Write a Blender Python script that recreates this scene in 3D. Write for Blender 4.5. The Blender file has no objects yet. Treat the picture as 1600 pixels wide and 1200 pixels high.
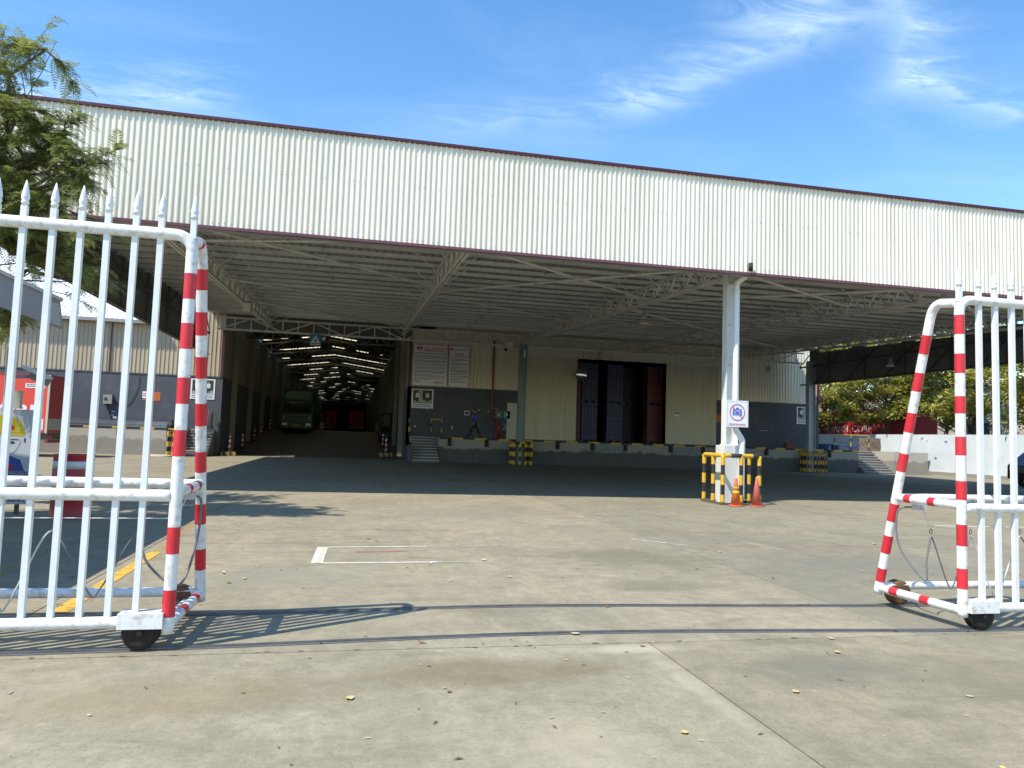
import bpy, bmesh, math, random
from mathutils import Vector, Matrix
random.seed(7)
R = math.radians
scene = bpy.context.scene
col = scene.collection

# ---------------------------------------------------------------- camera
PITCH, ROLL, YAW, EYE = R(4.2), R(1.9), R(12.0), 1.5
cam_d = bpy.data.cameras.new('camera')
cam_d.sensor_width = 36.0
cam_d.lens = 36.0 * 1150 / 1600
cam_d.clip_start, cam_d.clip_end = 0.05, 3000
cam = bpy.data.objects.new('camera', cam_d)
col.objects.link(cam)
_f = Vector((math.sin(YAW) * math.cos(PITCH), math.cos(YAW) * math.cos(PITCH), math.sin(PITCH)))
_r = Vector((math.cos(YAW), -math.sin(YAW), 0))
_u = _r.cross(_f)
_r2 = _r * math.cos(ROLL) + _u * math.sin(ROLL)
_u2 = -_r * math.sin(ROLL) + _u * math.cos(ROLL)
cam.matrix_world = Matrix(((_r2.x, _u2.x, -_f.x, 0), (_r2.y, _u2.y, -_f.y, 0), (_r2.z, _u2.z, -_f.z, EYE), (0, 0, 0, 1)))
scene.camera = cam

# ---------------------------------------------------------------- light
LIGHT = Vector((0.60, 0.34, -1.0)).normalized()          # the way the sunlight travels
sun_d = bpy.data.lights.new('sun', 'SUN')
sun_d.energy = 4.6
sun_d.angle = R(0.5)
sun_d.color = (1.0, 0.93, 0.82)
sun = bpy.data.objects.new('sun', sun_d)
sun.rotation_euler = LIGHT.to_track_quat('-Z', 'Y').to_euler()
sun.location = (-30, -20, 60)
col.objects.link(sun)
world = bpy.data.worlds.new('World')
scene.world = world
world.use_nodes = True


def build_world():
    nt = world.node_tree
    nd, lk = nt.nodes, nt.links
    nd.clear()

    def M(op, a, b=None, c=None, clamp=False):
        n = nd.new('ShaderNodeMath'); n.operation = op; n.use_clamp = clamp
        for i, v in enumerate((a, b, c)):
            if v is None: continue
            if hasattr(v, 'is_linked'): lk.new(v, n.inputs[i])
            else: n.inputs[i].default_value = v
        return n.outputs[0]
    out = nd.new('ShaderNodeOutputWorld')
    bg = nd.new('ShaderNodeBackground')
    bg.inputs['Strength'].default_value = 0.14
    sky = nd.new('ShaderNodeTexSky')
    sky.sky_type = 'NISHITA'
    sky.sun_disc = False
    to = -LIGHT
    sky.sun_elevation = math.asin(to.z)
    sky.sun_rotation = math.atan2(to.x, to.y)
    sky.altitude = 0
    sky.air_density = 1.15
    sky.dust_density = 0.1
    sky.ozone_density = 2.6
    # thin high cirrus: bands on a plane far above, broken up by stretched noise
    tc = nd.new('ShaderNodeTexCoord')
    sep = nd.new('ShaderNodeSeparateXYZ'); lk.new(tc.outputs['Generated'], sep.inputs[0])
    zz = M('MAXIMUM', sep.outputs[2], 0.03)
    px, py = M('DIVIDE', sep.outputs[0], zz), M('DIVIDE', sep.outputs[1], zz)
    cmb = nd.new('ShaderNodeCombineXYZ'); lk.new(px, cmb.inputs[0]); lk.new(py, cmb.inputs[1])

    def noise(scale, detail, rough, dist, stretch=(1, 1, 1), rot=0.0):
        mp = nd.new('ShaderNodeMapping'); mp.inputs['Scale'].default_value = stretch; mp.inputs['Rotation'].default_value = (0, 0, rot)
        lk.new(cmb.outputs[0], mp.inputs[0])
        n = nd.new('ShaderNodeTexNoise'); n.inputs['Scale'].default_value = scale; n.inputs['Detail'].default_value = detail
        n.inputs['Roughness'].default_value = rough; n.inputs['Distortion'].default_value = dist
        lk.new(mp.outputs[0], n.inputs['Vector'])
        return n.outputs['Fac']
    fine = noise(5.0, 9, 0.62, 0.8, (1, 2.4, 1), R(35))
    wob = noise(2.2, 5, 0.55, 0.3)
    wx = M('ADD', px, M('MULTIPLY', M('SUBTRACT', wob, 0.5), 0.35))
    wy = M('ADD', py, M('MULTIPLY', M('SUBTRACT', fine, 0.5), 0.30))

    def seg(ax, ay, bx, by, w, s):
        dx, dy = bx - ax, by - ay
        L2 = dx * dx + dy * dy
        ex, ey = M('SUBTRACT', wx, ax), M('SUBTRACT', wy, ay)
        t = M('DIVIDE', M('ADD', M('MULTIPLY', ex, dx), M('MULTIPLY', ey, dy)), L2, clamp=True)
        qx, qy = M('SUBTRACT', ex, M('MULTIPLY', t, dx)), M('SUBTRACT', ey, M('MULTIPLY', t, dy))
        d = M('SQRT', M('ADD', M('MULTIPLY', qx, qx), M('MULTIPLY', qy, qy)))
        k = M('SUBTRACT', 1.0, M('DIVIDE', d, w), clamp=True)
        return M('MULTIPLY', M('MULTIPLY', k, k), s * .8)
    bands = [(0.30, 2.30, 0.80, 2.02, .30, .38), (0.80, 2.0, 0.95, 1.50, .20, .75), (0.95, 1.50, 1.0, 1.2, .26, .6),
             (1.05, 1.30, 1.40, 1.66, .20, .75), (1.40, 1.66, 1.85, 1.78, .14, .7), (-1.15, 2.50, -0.55, 2.36, .34, .9),
             (-3.2, 1.2, -1.9, 2.2, .5, .5), (2.6, 0.4, 3.4, 1.6, .5, .5), (-1.2, -1.6, 0.6, -2.3, .6, .5), (1.6, -0.9, 2.4, -2.2, .5, .5)]
    tot = None
    for b in bands:
        s = seg(*b)
        tot = s if tot is None else M('ADD', tot, s)
    br = M('MULTIPLY', M('SUBTRACT', fine, 0.28, clamp=True), 2.4, clamp=True)
    veil = M('MULTIPLY', M('SUBTRACT', noise(0.9, 6, 0.6, 0.5, (1, 1.6, 1), R(-20)), 0.50, clamp=True), 0.6)
    mask = M('ADD', M('MULTIPLY', tot, br, clamp=True), veil, clamp=True)
    mix = nd.new('ShaderNodeMix'); mix.data_type = 'RGBA'
    lk.new(mask, mix.inputs['Factor'])
    hs = nd.new('ShaderNodeHueSaturation'); hs.inputs['Saturation'].default_value = 1.22; hs.inputs['Value'].default_value = 1.34
    lk.new(sky.outputs[0], hs.inputs['Color'])
    lk.new(hs.outputs[0], mix.inputs[6])
    mix.inputs[7].default_value = (4.6, 5.9, 7.0, 1)
    lk.new(mix.outputs[2], bg.inputs[0])
    lk.new(bg.outputs[0], out.inputs[0])


build_world()
vs = scene.view_settings
vs.view_transform = 'Standard'
vs.look = 'None'
vs.exposure = 0.45
vs.gamma = 1.0
scene.cycles.use_denoising = True
scene.cycles.max_bounces = 7
scene.cycles.diffuse_bounces = 4
scene.cycles.glossy_bounces = 3
scene.cycles.transmission_bounces = 4
scene.cycles.transparent_max_bounces = 8
scene.cycles.sample_clamp_indirect = 6.0
scene.cycles.caustics_reflective = False
scene.cycles.caustics_refractive = False

# ---------------------------------------------------------------- helpers
WLOC = {}


def tag(o, label=None, cat=None, group=None, kind=None):
    if label: o['label'] = label
    if cat: o['category'] = cat
    if group: o['group'] = group
    if kind: o['kind'] = kind
    return o


def thing(name, label, cat, loc=(0, 0, 0), group=None):
    o = bpy.data.objects.new(name, None)
    o.empty_display_size = 0.2
    o.location = loc
    col.objects.link(o)
    WLOC[o] = Vector(loc)
    return tag(o, label, cat, group)


class MB:
    """collects geometry in world coordinates, then becomes one mesh object"""

    def __init__(s):
        s.v, s.f, s.m, s.sm = [], [], [], []

    def add(s, vs_, fs_, mi=0, smooth=False):
        b = len(s.v)
        s.v += [Vector(p) for p in vs_]
        for f in fs_:
            s.f.append([b + i for i in f]); s.m.append(mi); s.sm.append(smooth)
        return s

    def box(s, lo, hi, mi=0):
        x0, y0, z0 = lo; x1, y1, z1 = hi
        return s.add([(x0, y0, z0), (x1, y0, z0), (x1, y1, z0), (x0, y1, z0), (x0, y0, z1), (x1, y0, z1), (x1, y1, z1), (x0, y1, z1)],
                     [(0, 3, 2, 1), (4, 5, 6, 7), (0, 1, 5, 4), (1, 2, 6, 5), (2, 3, 7, 6), (3, 0, 4, 7)], mi)

    def cbox(s, c, size, mi=0, rz=0.0, M=None):
        hx, hy, hz = size[0] / 2, size[1] / 2, size[2] / 2
        m = (M or Matrix.Rotation(rz, 3, 'Z'))
        pts = [m @ Vector(p) + Vector(c) for p in [(-hx, -hy, -hz), (hx, -hy, -hz), (hx, hy, -hz), (-hx, hy, -hz), (-hx, -hy, hz), (hx, -hy, hz), (hx, hy, hz), (-hx, hy, hz)]]
        return s.add(pts, [(0, 3, 2, 1), (4, 5, 6, 7), (0, 1, 5, 4), (1, 2, 6, 5), (2, 3, 7, 6), (3, 0, 4, 7)], mi)

    def bar(s, a, b, w, h=None, mi=0, up=(0, 0, 1)):
        a, b = Vector(a), Vector(b); h = h or w
        d = (b - a).normalized(); u = Vector(up)
        if abs(d.dot(u)) > 0.97: u = Vector((0, 1, 0))
        x = d.cross(u).normalized(); y = x.cross(d).normalized()
        p = []
        for q in (a, b):
            for sx, sy in ((-1, -1), (1, -1), (1, 1), (-1, 1)):
                p.append(q + x * sx * w / 2 + y * sy * h / 2)
        return s.add(p, [(0, 1, 2, 3), (7, 6, 5, 4), (0, 4, 5, 1), (1, 5, 6, 2), (2, 6, 7, 3), (3, 7, 4, 0)], mi)

    def tube(s, path, r, n=12, mi=0, cap=True, smooth=True):
        path = [Vector(p) for p in path]
        if not isinstance(r, (list, tuple)) and smooth:
            q = [path[0]]
            for a_, c_ in zip(path[:-1], path[1:]):
                L_ = (c_ - a_).length
                if L_ > 8 * r: q += [a_.lerp(c_, r / L_), a_.lerp(c_, 1 - r / L_)]
                q.append(c_)
            path = q
        rr = r if isinstance(r, (list, tuple)) else [r] * len(path)
        b = len(s.v); ref = None
        for i, p in enumerate(path):
            if i == 0: d = path[1] - p
            elif i == len(path) - 1: d = p - path[i - 1]
            else: d = (path[i + 1] - p).normalized() + (p - path[i - 1]).normalized()
            d = d.normalized() if d.length > 1e-9 else Vector((0, 0, 1))
            if ref is None:
                ref = Vector((0, 0, 1)) if abs(d.z) < 0.9 else Vector((1, 0, 0))
            x = (ref - d * ref.dot(d)).normalized(); ref = x
            y = d.cross(x)
            for k in range(n):
                t = 2 * math.pi * k / n
                s.v.append(p + (x * math.cos(t) + y * math.sin(t)) * rr[i])
        for i in range(len(path) - 1):
            for k in range(n):
                a, c = b + i * n + k, b + i * n + (k + 1) % n
                s.f.append([a, c, c + n, a + n]); s.m.append(mi); s.sm.append(smooth)
        if cap:
            s.f.append([b + k for k in range(n)][::-1]); s.m.append(mi); s.sm.append(False)
            e = b + (len(path) - 1) * n
            s.f.append([e + k for k in range(n)]); s.m.append(mi); s.sm.append(False)
        return s

    def lathe(s, c, prof, n=24, mi=0, smooth=True):
        b = len(s.v); c = Vector(c)
        for r, z in prof:
            for k in range(n):
                t = 2 * math.pi * k / n
                s.v.append(c + Vector((r * math.cos(t), r * math.sin(t), z)))
        for i in range(len(prof) - 1):
            for k in range(n):
                a, d = b + i * n + k, b + i * n + (k + 1) % n
                s.f.append([a, d, d + n, a + n]); s.m.append(mi); s.sm.append(smooth)
        s.f.append([b + k for k in range(n)][::-1]); s.m.append(mi); s.sm.append(False)
        e = b + (len(prof) - 1) * n
        s.f.append([e + k for k in range(n)]); s.m.append(mi); s.sm.append(False)
        return s

    def poly(s, pts, mi=0):
        return s.add(pts, [list(range(len(pts)))], mi)

    def prism(s, pts, d, mi=0):
        """flat outline pts (counter-clockwise as seen against d) pushed along d"""
        n = len(pts); d = Vector(d)
        p = [Vector(q) for q in pts]
        fs = [list(range(n))[::-1], list(range(n, 2 * n))] + [[i, (i + 1) % n, n + (i + 1) % n, n + i] for i in range(n)]
        return s.add(p + [q + d for q in p], fs, mi)

    def build(s, name, mat, parent=None, origin=None):
        me = bpy.data.meshes.new(name)
        if origin is None:
            if parent is not None: org = WLOC[parent]
            elif s.v:
                xs = [p.x for p in s.v]; ys = [p.y for p in s.v]
                org = Vector(((min(xs) + max(xs)) / 2, (min(ys) + max(ys)) / 2, min(p.z for p in s.v)))
            else: org = Vector()
        else: org = Vector(origin)
        me.from_pydata([p - org for p in s.v], [], s.f)
        mats = mat if isinstance(mat, (list, tuple)) else [mat]
        for m in mats: me.materials.append(m)
        me.polygons.foreach_set('material_index', s.m)
        me.polygons.foreach_set('use_smooth', s.sm)
        me.update()
        o = bpy.data.objects.new(name, me)
        col.objects.link(o)
        WLOC[o] = org
        o.location = org
        if parent is not None:
            o.parent = parent
            o.location = org - WLOC[parent]
        return o


def inst(name, me, loc, parent=None, rot=None, scale=None, color=None):
    o = bpy.data.objects.new(name, me)
    col.objects.link(o)
    WLOC[o] = Vector(loc)
    if parent is not None:
        o.parent = parent
        o.location = Vector(loc) - WLOC[parent]
    else: o.location = loc
    if rot: o.rotation_euler = rot
    if scale: o.scale = scale
    if color: o.color = color
    return o


def copy_tree(o, loc, parent=None):
    c = o.copy(); col.objects.link(c)
    if parent is None: c.location = loc; WLOC[c] = Vector(loc)
    else: c.parent = parent
    for ch in list(o.children): copy_tree(ch, None, c)
    return c


def text(name, s, size, loc, mat, parent, rot=(math.pi / 2, 0, 0), align='CENTER', bold=0.0, width=None, shear=0.0, extrude=0.002):
    """lettering as a flat mesh; loc = world point of the baseline anchor; width = total width wanted"""
    cu = bpy.data.curves.new('lettering', 'FONT')
    cu.body = s; cu.size = size; cu.align_x = align; cu.offset = bold; cu.shear = shear; cu.resolution_u = 3; cu.extrude = extrude
    tmp = bpy.data.objects.new('tmp_text', cu); col.objects.link(tmp)
    dg = bpy.context.evaluated_depsgraph_get()
    me = bpy.data.meshes.new_from_object(tmp.evaluated_get(dg))
    bpy.data.objects.remove(tmp); bpy.data.curves.remove(cu)
    me.materials.clear(); me.materials.append(mat)
    if width and len(me.vertices):
        xs = [v.co.x for v in me.vertices]; k = width / max(1e-6, max(xs) - min(xs))
        for v in me.vertices: v.co.x *= k
    return inst(name, me, loc, parent, rot)


# ---------------------------------------------------------------- materials
MATS = {}


def mat(name, base, rough=0.6, metal=0.0, var=0.0, vscale=3.0, stretch=(1, 1, 1), dirt=None, dirt_amt=0.0, dirt_scale=2.0, bump=0.0, bscale=40.0, spec=0.5, objvar=0.0, emit=None, estr=0.0, trans=0.0, coat=0.0):
    if name in MATS: return MATS[name]
    m = bpy.data.materials.new(name); m.use_nodes = True
    nt = m.node_tree; nd, lk = nt.nodes, nt.links
    b = nd['Principled BSDF']
    b.inputs['Roughness'].default_value = rough
    b.inputs['Metallic'].default_value = metal
    b.inputs['Specular IOR Level'].default_value = spec
    b.inputs['Coat Weight'].default_value = coat
    cur = None
    base = (*base, 1)
    tc = nd.new('ShaderNodeTexCoord'); mp = nd.new('ShaderNodeMapping'); mp.inputs['Scale'].default_value = stretch
    geo = nd.new('ShaderNodeNewGeometry')
    lk.new(geo.outputs['Position'], mp.inputs[0])

    def mixc(fac, a, c, mode='MIX'):
        n = nd.new('ShaderNodeMix'); n.data_type = 'RGBA'; n.blend_type = mode
        for v, i in ((fac, 0), (a, 6), (c, 7)):
            if hasattr(v, 'is_linked'): lk.new(v, n.inputs[i])
            else: n.inputs[i].default_value = v
        return n.outputs[2]
    cur = base
    if var:
        n = nd.new('ShaderNodeTexNoise'); n.inputs['Scale'].default_value = vscale; n.inputs['Detail'].default_value = 6; n.inputs['Roughness'].default_value = 0.62
        lk.new(mp.outputs[0], n.inputs['Vector'])
        r = nd.new('ShaderNodeMapRange'); r.inputs[1].default_value = 0.25; r.inputs[2].default_value = 0.75; r.inputs[3].default_value = 1 - var; r.inputs[4].default_value = 1 + var
        lk.new(n.outputs['Fac'], r.inputs[0])
        cc = nd.new('ShaderNodeCombineXYZ')
        for i in range(3): lk.new(r.outputs[0], cc.inputs[i])
        cur = mixc(1.0, cur, cc.outputs[0], 'MULTIPLY')
    if dirt:
        n = nd.new('ShaderNodeTexNoise'); n.inputs['Scale'].default_value = dirt_scale; n.inputs['Detail'].default_value = 8; n.inputs['Roughness'].default_value = 0.7
        lk.new(mp.outputs[0], n.inputs['Vector'])
        r = nd.new('ShaderNodeMapRange'); r.inputs[1].default_value = 0.50; r.inputs[2].default_value = 0.72; r.inputs[3].default_value = 0; r.inputs[4].default_value = dirt_amt
        lk.new(n.outputs['Fac'], r.inputs[0])
        cur = mixc(r.outputs[0], cur, (*dirt, 1))
    if objvar:
        oi = nd.new('ShaderNodeObjectInfo')
        r = nd.new('ShaderNodeMapRange'); r.inputs[3].default_value = 1 - objvar; r.inputs[4].default_value = 1 + objvar
        lk.new(oi.outputs['Random'], r.inputs[0])
        cc = nd.new('ShaderNodeCombineXYZ')
        for i in range(3): lk.new(r.outputs[0], cc.inputs[i])
        cur = mixc(1.0, cur, cc.outputs[0], 'MULTIPLY')
    if hasattr(cur, 'is_linked'): lk.new(cur, b.inputs['Base Color'])
    else: b.inputs['Base Color'].default_value = cur
    if bump:
        n = nd.new('ShaderNodeTexNoise'); n.inputs['Scale'].default_value = bscale; n.inputs['Detail'].default_value = 5
        lk.new(geo.outputs['Position'], n.inputs['Vector'])
        bp = nd.new('ShaderNodeBump'); bp.inputs['Strength'].default_value = bump; bp.inputs['Distance'].default_value = 0.02
        lk.new(n.outputs['Fac'], bp.inputs['Height']); lk.new(bp.outputs[0], b.inputs['Normal'])
    if emit:
        b.inputs['Emission Color'].default_value = (*emit, 1); b.inputs['Emission Strength'].default_value = estr
    if trans:
        o = nd['Material Output']; t = nd.new('ShaderNodeBsdfTranslucent'); t.inputs[0].default_value = base
        mx = nd.new('ShaderNodeMixShader'); mx.inputs[0].default_value = trans
        lk.new(b.outputs[0], mx.inputs[1]); lk.new(t.outputs[0], mx.inputs[2]); lk.new(mx.outputs[0], o.inputs[0])
        if hasattr(cur, 'is_linked'): lk.new(cur, t.inputs[0])
    MATS[name] = m
    return m


def stripe_mat(name, ca, cb, period, axis, phase=0.0, diag=0.0, rough=0.6, wear=0.25):
    """paint in two alternating colours along one world axis, a little worn"""
    m = bpy.data.materials.new(name); m.use_nodes = True
    nt = m.node_tree; nd, lk = nt.nodes, nt.links
    b = nd['Principled BSDF']; b.inputs['Roughness'].default_value = rough
    geo = nd.new('ShaderNodeNewGeometry'); sp = nd.new('ShaderNodeSeparateXYZ'); lk.new(geo.outputs['Position'], sp.inputs[0])
    a = nd.new('ShaderNodeMath'); a.operation = 'MULTIPLY_ADD'; a.inputs[1].default_value = 1 / period; a.inputs[2].default_value = phase
    lk.new(sp.outputs[axis], a.inputs[0])
    d = nd.new('ShaderNodeMath'); d.operation = 'MULTIPLY_ADD'; d.inputs[1].default_value = diag; lk.new(sp.outputs[2 if axis != 2 else 0], d.inputs[0]); lk.new(a.outputs[0], d.inputs[2])
    fr = nd.new('ShaderNodeMath'); fr.operation = 'FRACT'; lk.new(d.outputs[0], fr.inputs[0])
    gt = nd.new('ShaderNodeMath'); gt.operation = 'GREATER_THAN'; gt.inputs[1].default_value = 0.5; lk.new(fr.outputs[0], gt.inputs[0])
    mx = nd.new('ShaderNodeMix'); mx.data_type = 'RGBA'; mx.inputs[6].default_value = (*ca, 1); mx.inputs[7].default_value = (*cb, 1)
    lk.new(gt.outputs[0], mx.inputs[0])
    n = nd.new('ShaderNodeTexNoise'); n.inputs['Scale'].default_value = 14; n.inputs['Detail'].default_value = 8; n.inputs['Roughness'].default_value = .75
    lk.new(geo.outputs['Position'], n.inputs['Vector'])
    r = nd.new('ShaderNodeMapRange'); r.inputs[1].default_value = .56; r.inputs[2].default_value = .66; r.inputs[4].default_value = wear; lk.new(n.outputs[0], r.inputs[0])
    mw = nd.new('ShaderNodeMix'); mw.data_type = 'RGBA'; mw.inputs[7].default_value = (.22, .21, .19, 1)
    lk.new(r.outputs[0], mw.inputs[0]); lk.new(mx.outputs[2], mw.inputs[6]); lk.new(mw.outputs[2], b.inputs['Base Color'])
    return m


YEL, BLK = (.62, .36, .02), (.018, .018, .018)
cream = mat('cream_cladding', (.74, .69, .53), .42, var=.06, vscale=1.2, stretch=(3, 3, .25), dirt=(.40, .36, .27), dirt_amt=.35, dirt_scale=1.4, objvar=.03)
fascia_m = mat('fascia_cladding', (.86, .805, .655), .38, var=.09, vscale=.55, stretch=(1.6, 1, .14), dirt=(.58, .55, .45), dirt_amt=.55, dirt_scale=1.3, objvar=.055)
galv = mat('galvanised_roof', (.30, .305, .30), .50, metal=.0, var=.12, vscale=.8, stretch=(1, .2, 1), dirt=(.16, .155, .14), dirt_amt=.6, dirt_scale=.6, objvar=.07)  # kept dark: the shade between the purlins is put into this base colour
steel = mat('grey_painted_steel', (.68, .67, .62), .55, var=.12, vscale=2.0, dirt=(.16, .12, .09), dirt_amt=.5, dirt_scale=3.0)
dsteel = mat('dark_steel', (.10, .10, .10), .55, var=.15, vscale=2.0)
maroon = mat('maroon_trim', (.075, .016, .030), .45, var=.12, vscale=2.0)
maroon_b = mat('maroon_gutter_trim', (.15, .055, .075), .42, var=.12, vscale=2.0)
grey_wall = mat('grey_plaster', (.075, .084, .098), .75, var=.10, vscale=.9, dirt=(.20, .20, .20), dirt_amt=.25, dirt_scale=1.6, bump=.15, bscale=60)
white_paint = mat('white_enamel', (.78, .79, .77), .38, var=.06, vscale=7, dirt=(.32, .22, .14), dirt_amt=.75, dirt_scale=15, coat=.15)
bar_paint = mat('white_bar_enamel', (.76, .79, .79), .36, var=.04, vscale=6, dirt=(.45, .42, .35), dirt_amt=.30, dirt_scale=5.0, coat=.1)
col_white = mat('white_column_paint', (.76, .78, .76), .45, var=.05, vscale=2, dirt=(.42, .38, .30), dirt_amt=.35, dirt_scale=3.2)
red_tape = mat('red_reflective_tape', (.60, .022, .035), .38, var=.07, vscale=4, objvar=.07, dirt=(.45, .12, .10), dirt_amt=.25, dirt_scale=7)
black_rub = mat('black_rubber', (.016, .016, .017), .75, var=.2, vscale=6)
rust = mat('rusty_iron', (.14, .075, .03), .7, var=.35, vscale=14, dirt=(.035, .025, .02), dirt_amt=.7, dirt_scale=9)
white_plate = mat('white_sign_board', (.80, .81, .82), .35, var=.02, vscale=2)
print_red = mat('red_print', (.58, .03, .05), .45)
print_blue = mat('blue_print', (.03, .17, .62), .45)
print_dark = mat('dark_print', (.05, .055, .09), .5)
print_navy = mat('navy_print', (.035, .06, .28), .5)
cable_w = mat('pale_cable', (.62, .62, .60), .5)
cable_g = mat('grey_cable', (.16, .16, .16), .5)
skin = mat('skin', (.30, .17, .11), .55)
print_white = mat('white_print', (.80, .80, .80), .45)
# ---------------------------------------------------------------- ground
def concrete_mat(name, c1, c2, c3):
    m = bpy.data.materials.new(name); m.use_nodes = True
    nt = m.node_tree; nd, lk = nt.nodes, nt.links
    b = nd['Principled BSDF']; b.inputs['Roughness'].default_value = .85; b.inputs['Specular IOR Level'].default_value = .3
    geo = nd.new('ShaderNodeNewGeometry')

    def noise(scale, detail=6, rough=.6, dist=0.0, stretch=None, off=(0, 0, 0)):
        n = nd.new('ShaderNodeTexNoise')
        for k, v in (('Scale', scale), ('Detail', detail), ('Roughness', rough), ('Distortion', dist)): n.inputs[k].default_value = v
        mp = nd.new('ShaderNodeMapping'); mp.inputs['Location'].default_value = off
        if stretch: mp.inputs['Scale'].default_value = stretch
        lk.new(geo.outputs['Position'], mp.inputs[0]); lk.new(mp.outputs[0], n.inputs['Vector'])
        return n.outputs['Fac']

    def rng(x, a, c, lo=0.0, hi=1.0):
        r = nd.new('ShaderNodeMapRange'); r.inputs[1].default_value = a; r.inputs[2].default_value = c; r.inputs[3].default_value = lo; r.inputs[4].default_value = hi
        lk.new(x, r.inputs[0]); return r.outputs[0]

    def mix(f, a, c, mode='MIX'):
        n = nd.new('ShaderNodeMix'); n.data_type = 'RGBA'; n.blend_type = mode
        for v, i in ((f, 0), (a, 6), (c, 7)):
            if hasattr(v, 'is_linked'): lk.new(v, n.inputs[i])
            else: n.inputs[i].default_value = v if i == 0 else (*v, 1)
        return n.outputs[2]
    cur = mix(rng(noise(.28, 5, .55, .6), .40, .60), c1, c2)                       # broad tone
    cur = mix(rng(noise(.9, 8, .68, .8, (1, .55, 1)), .48, .68, 0, .8), cur, c3)      # damp, greyer stains
    cur = mix(rng(noise(1.7, 9, .72, .4, (.45, 1.3, 1), (7, 3, 0)), .53, .70, 0, .70), cur, (.130, .118, .088))   # grime
    cur = mix(rng(noise(.55, 7, .66, 1.0, None, (31, 8, 0)), .56, .70, 0, .55), cur, (.42, .39, .32))          # pale scuffs
    cur = mix(rng(noise(3.2, 9, .72, .6, (1, .7, 1), (3, 17, 0)), .44, .66, 0, .50), cur, (.180, .168, .130))      # mottling
    cur = mix(rng(noise(.8, 6, .7, .5, (2.6, .09, 1), (2, 40, 0)), .60, .74, 0, .40), cur, (.15, .148, .135))   # tyre drag along the lane
    cur = mix(rng(noise(6.5, 12, .82, .3, (1, .8, 1), (9, 2, 0)), .42, .62, 0, .55), cur, (.165, .150, .112))      # weathered skin of the slab
    cur = mix(rng(noise(7.5, 12, .85, .2, None, (1, 22, 0)), .54, .68, 0, .6), cur, (.43, .40, .32))
    cur = mix(rng(noise(26, 6, .75), .55, .74, 0, .55), cur, (.14, .13, .10))       # specks
    cur = mix(rng(noise(48, 4, .6, 0, None, (5, 9, 0)), .60, .68, 0, .65), cur, (.115, .105, .08))       # pits
    cur = mix(rng(noise(150, 2, .5), .3, .7, 0, .20), cur, (.42, .40, .34))           # sand grain
    sp = nd.new('ShaderNodeSeparateXYZ'); lk.new(geo.outputs['Position'], sp.inputs[0])
    ragged = noise(2.3, 8, .7, .5, None, (11, 5, 0))

    def op(o, a, c, clamp=False):
        n = nd.new('ShaderNodeMath'); n.operation = o; n.use_clamp = clamp
        for v, i in ((a, 0), (c, 1)):
            if hasattr(v, 'is_linked'): lk.new(v, n.inputs[i])
            else: n.inputs[i].default_value = v
        return n.outputs[0]
    # stains and scuffs with a place of their own
    for bx, by, rx, ry, c, amt in ((.9, 4.75, 1.5, .42, (.15, .125, .07), .55), (-.9, 4.5, 1.3, .5, (.22, .185, .11), .45), (2.0, 5.15, .75, .16, (.46, .43, .36), .6), (2.15, 4.2, .11, 1.2, (.44, .42, .35), .35), (1.2, 3.6, .5, .45, (.42, .39, .31), .4),
                                   (3.2, 4.55, .9, .5, (.17, .17, .15), .65), (4.4, 4.2, 1.3, .8, (.19, .175, .13), .5), (3.6, 9.2, 1.6, 1.4, (.15, .145, .115), .6), (3.2, 7.4, 1.0, .5, (.16, .155, .12), .6), (-.6, 8.0, 1.3, .9, (.24, .245, .22), .5), (6.6, 8.6, 2.2, 1.8, (.19, .19, .165), .6), (2.2, 14.5, 2.4, 1.8, (.21, .21, .18), .55), (.4, 2.6, 1.0, .5, (.20, .195, .165), .5), (-1.6, 2.9, 1.2, .5, (.36, .34, .28), .5), (4.9, 6.2, .8, 2.6, (.22, .215, .185), .5)):
        dx, dy = op('DIVIDE', op('SUBTRACT', sp.outputs[0], bx), rx), op('DIVIDE', op('SUBTRACT', sp.outputs[1], by), ry)
        d = op('SUBTRACT', 1.0, op('SQRT', op('ADD', op('MULTIPLY', dx, dx), op('MULTIPLY', dy, dy)), 0.0), True)
        k = rng(op('ADD', op('MULTIPLY', d, .8), op('SUBTRACT', ragged, .5)), .12, .55, 0, amt)
        cur = mix(k, cur, c)
    oi = nd.new('ShaderNodeObjectInfo')
    mm = nd.new('ShaderNodeMix'); mm.data_type = 'RGBA'; mm.blend_type = 'MULTIPLY'; mm.inputs[0].default_value = 1
    lk.new(cur, mm.inputs[6]); lk.new(oi.outputs['Color'], mm.inputs[7])
    lk.new(mm.outputs[2], b.inputs['Base Color'])
    h = nd.new('ShaderNodeMath'); h.operation = 'MULTIPLY_ADD'; h.inputs[1].default_value = .35; lk.new(noise(120, 3, .6), h.inputs[0]); lk.new(noise(9, 6, .65), h.inputs[2])
    bp = nd.new('ShaderNodeBump'); bp.inputs['Strength'].default_value = .45; bp.inputs['Distance'].default_value = .012
    lk.new(h.outputs[0], bp.inputs['Height']); lk.new(bp.outputs[0], b.inputs['Normal'])
    return m


concrete = concrete_mat('yard_concrete', (.345, .318, .248), (.285, .265, .210), (.200, .193, .165))
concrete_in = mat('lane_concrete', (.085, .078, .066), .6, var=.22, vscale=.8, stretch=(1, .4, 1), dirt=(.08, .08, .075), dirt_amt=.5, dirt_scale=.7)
earth = mat('dark_earth', (.10, .095, .08), .95, var=.2, vscale=.4)

tag(MB().add([(-500, -300, -.05), (600, -300, -.05), (600, 900, -.05), (-500, 900, -.05)], [(0, 1, 2, 3)]).build('ground', earth), kind='structure')
yard = bpy.data.objects.new('yard', None); col.objects.link(yard); WLOC[yard] = Vector((0, 0, 0)); tag(yard, kind='structure')


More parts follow.
